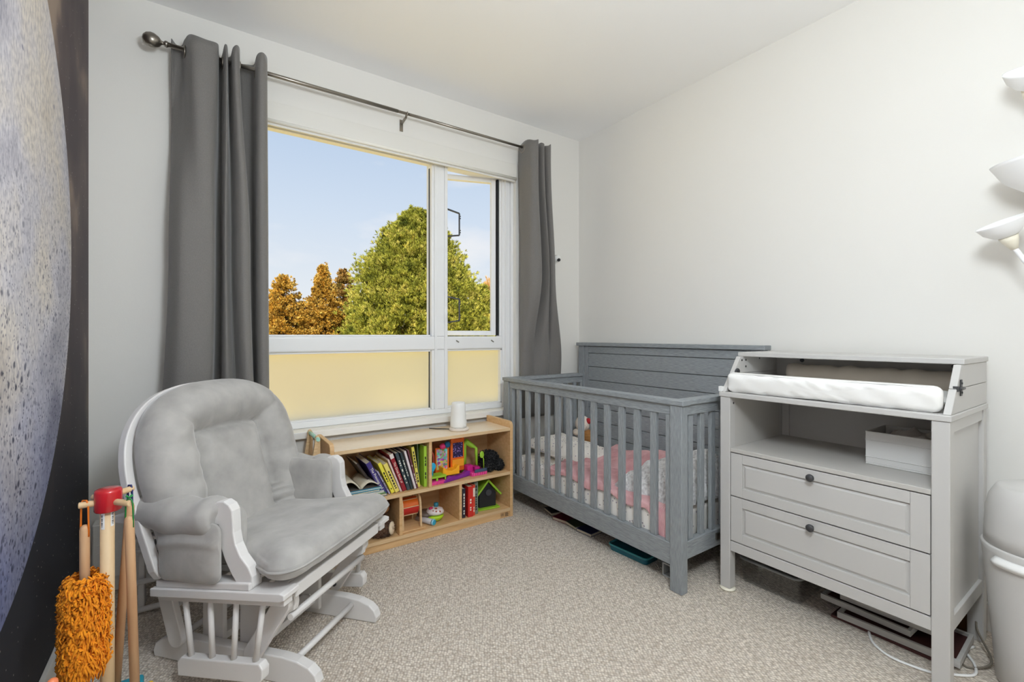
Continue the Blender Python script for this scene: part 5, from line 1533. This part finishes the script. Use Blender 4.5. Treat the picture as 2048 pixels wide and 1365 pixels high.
for i in range(nY):
    z_ = .300 + .235 * ((i + .5) / nY); a = i * 2.39996
    tpr = 1 - .35 * max(0, (abs(z_ - .417) - .085) / .035) ** 2 if abs(z_ - .417) > .085 else 1
    r0 = .020 + .018 * random.random(); r1 = .053 * tpr * random.uniform(.84, 1.04)
    da = random.uniform(-.35, .35); dz = random.uniform(-.030, .004)
    p = [Vector((MX + r_ * math.cos(a + da * t_), MY + r_ * math.sin(a + da * t_), z_ + dz * t_ ** 2)) for r_, t_ in ((r0, 0), ((r0 + r1) / 2 + .006, .5), (r1, .9), (r1 - .004, 1.15))]
    w_ = .0032
    k0 = len(vsY)
    for j, q in enumerate(p):
        rd = Vector((math.cos(a), math.sin(a), 0)); tn = Vector((-math.sin(a), math.cos(a), 0)); upv = Vector((0, 0, 1))
        s2_ = w_ * (1, 1, .9, .4)[j]
        for (b1, b2) in ((1, 0), (-.5, .87), (-.5, -.87)):
            vsY.append(q + tn * b1 * s2_ + (upv if j < 2 else rd) * b2 * s2_)
    for j in range(3):
        for b1 in range(3):
            b2 = (b1 + 1) % 3
            fsY.append((k0 + 3 * j + b1, k0 + 3 * j + b2, k0 + 3 * j + 3 + b2, k0 + 3 * j + 3 + b1))
q = MB(); q.add(vsY, fsY, True); q.build('yarn_head', 'mop_yarn', mop, kind='stuff')
pg2 = cC + (right * .15 + fwd * .95).normalized() * .058 + Vector((0, 0, .008))
br = tool('toy broom with wooden handle and teal head behind the stand', pg2.x, pg2.y, .690, .19, 'toy_broom', (-.030, .0))
cord(br, pg2.x, pg2.y, .690, pg2, (24, 34, 90), .0028, .006)
MB().box((pg2.x - .085, pg2.y - .02, .165), (pg2.x + .030, pg2.y + .02, .196)).build('broom_block', bmat((30, 130, 150)), br, bevel=.008)
k = MB()
for i in range(7):
    for j in range(2):
        x_ = pg2.x - .075 + .0195 * i; k.tube([(x_, pg2.y - .01 + .02 * j, .166), (x_ + (i - 3) * .004, pg2.y - .014 + .028 * j, .09)], [.008, .011], 8)
k.build('bristles', bmat((236, 190, 60)), br)
pg3 = cC + (right * 1.0 - fwd * .25).normalized() * .072 + Vector((0, 0, -.004))
du = tool('toy mop handle with green cord hanging at the right of the stand', pg3.x, pg3.y, .682, .20, 'toy_duster', (.012, 0))
cord(du, pg3.x, pg3.y, .682, pg3, (20, 120, 50), .0018, .010)
k = MB(); kn = pg3 + Vector((0, 0, .014))
for i in range(6): k.tube([kn, kn + Vector((math.cos(i) * .008, math.sin(i) * .004, .006 + .003 * math.sin(i * 2)))], .0015, 5)
k.build('cord_knot', bmat((40, 150, 70)), du)
k = MB()
for i in range(16):
    a = i / 16 * 2 * math.pi; k.tube([(pg3.x + .012, pg3.y, .21), (pg3.x + .012 + .03 * math.cos(a), pg3.y + .03 * math.sin(a), .17), (pg3.x + .012 + .036 * math.cos(a), pg3.y + .036 * math.sin(a), .08)], [.007, .009, .006], 6)
k.build('mop_strands', bmat((230, 226, 214)), du)
pg4 = cC + (-right * 1 + fwd * .35).normalized() * .075
dpn = thing('toy_dustpan', 'coral toy dustpan hanging low at the left of the stand', 'toy tool', (pg4.x - .02, pg4.y - .10, .22))
DX, DY = -.262, 1.43
k = MB(); k.tube([(DX, DY, .372), (DX, DY, .27)], [.010, .012], 12); k.ball((DX, DY, .372), .0105, 12, 8); k.build('handle', bmat((236, 132, 84)), dpn)
k = MB(); k.prism([(-.05, .20), (.05, .20), (.042, .30), (-.042, .30)], lambda a, c: (DX + a * .5, DY + a * .6 - .004, c), lambda a, c: (DX + a * .5 + .004, DY + a * .6, c)); k.build('pan', bmat((236, 132, 84)), dpn, bevel=.001)
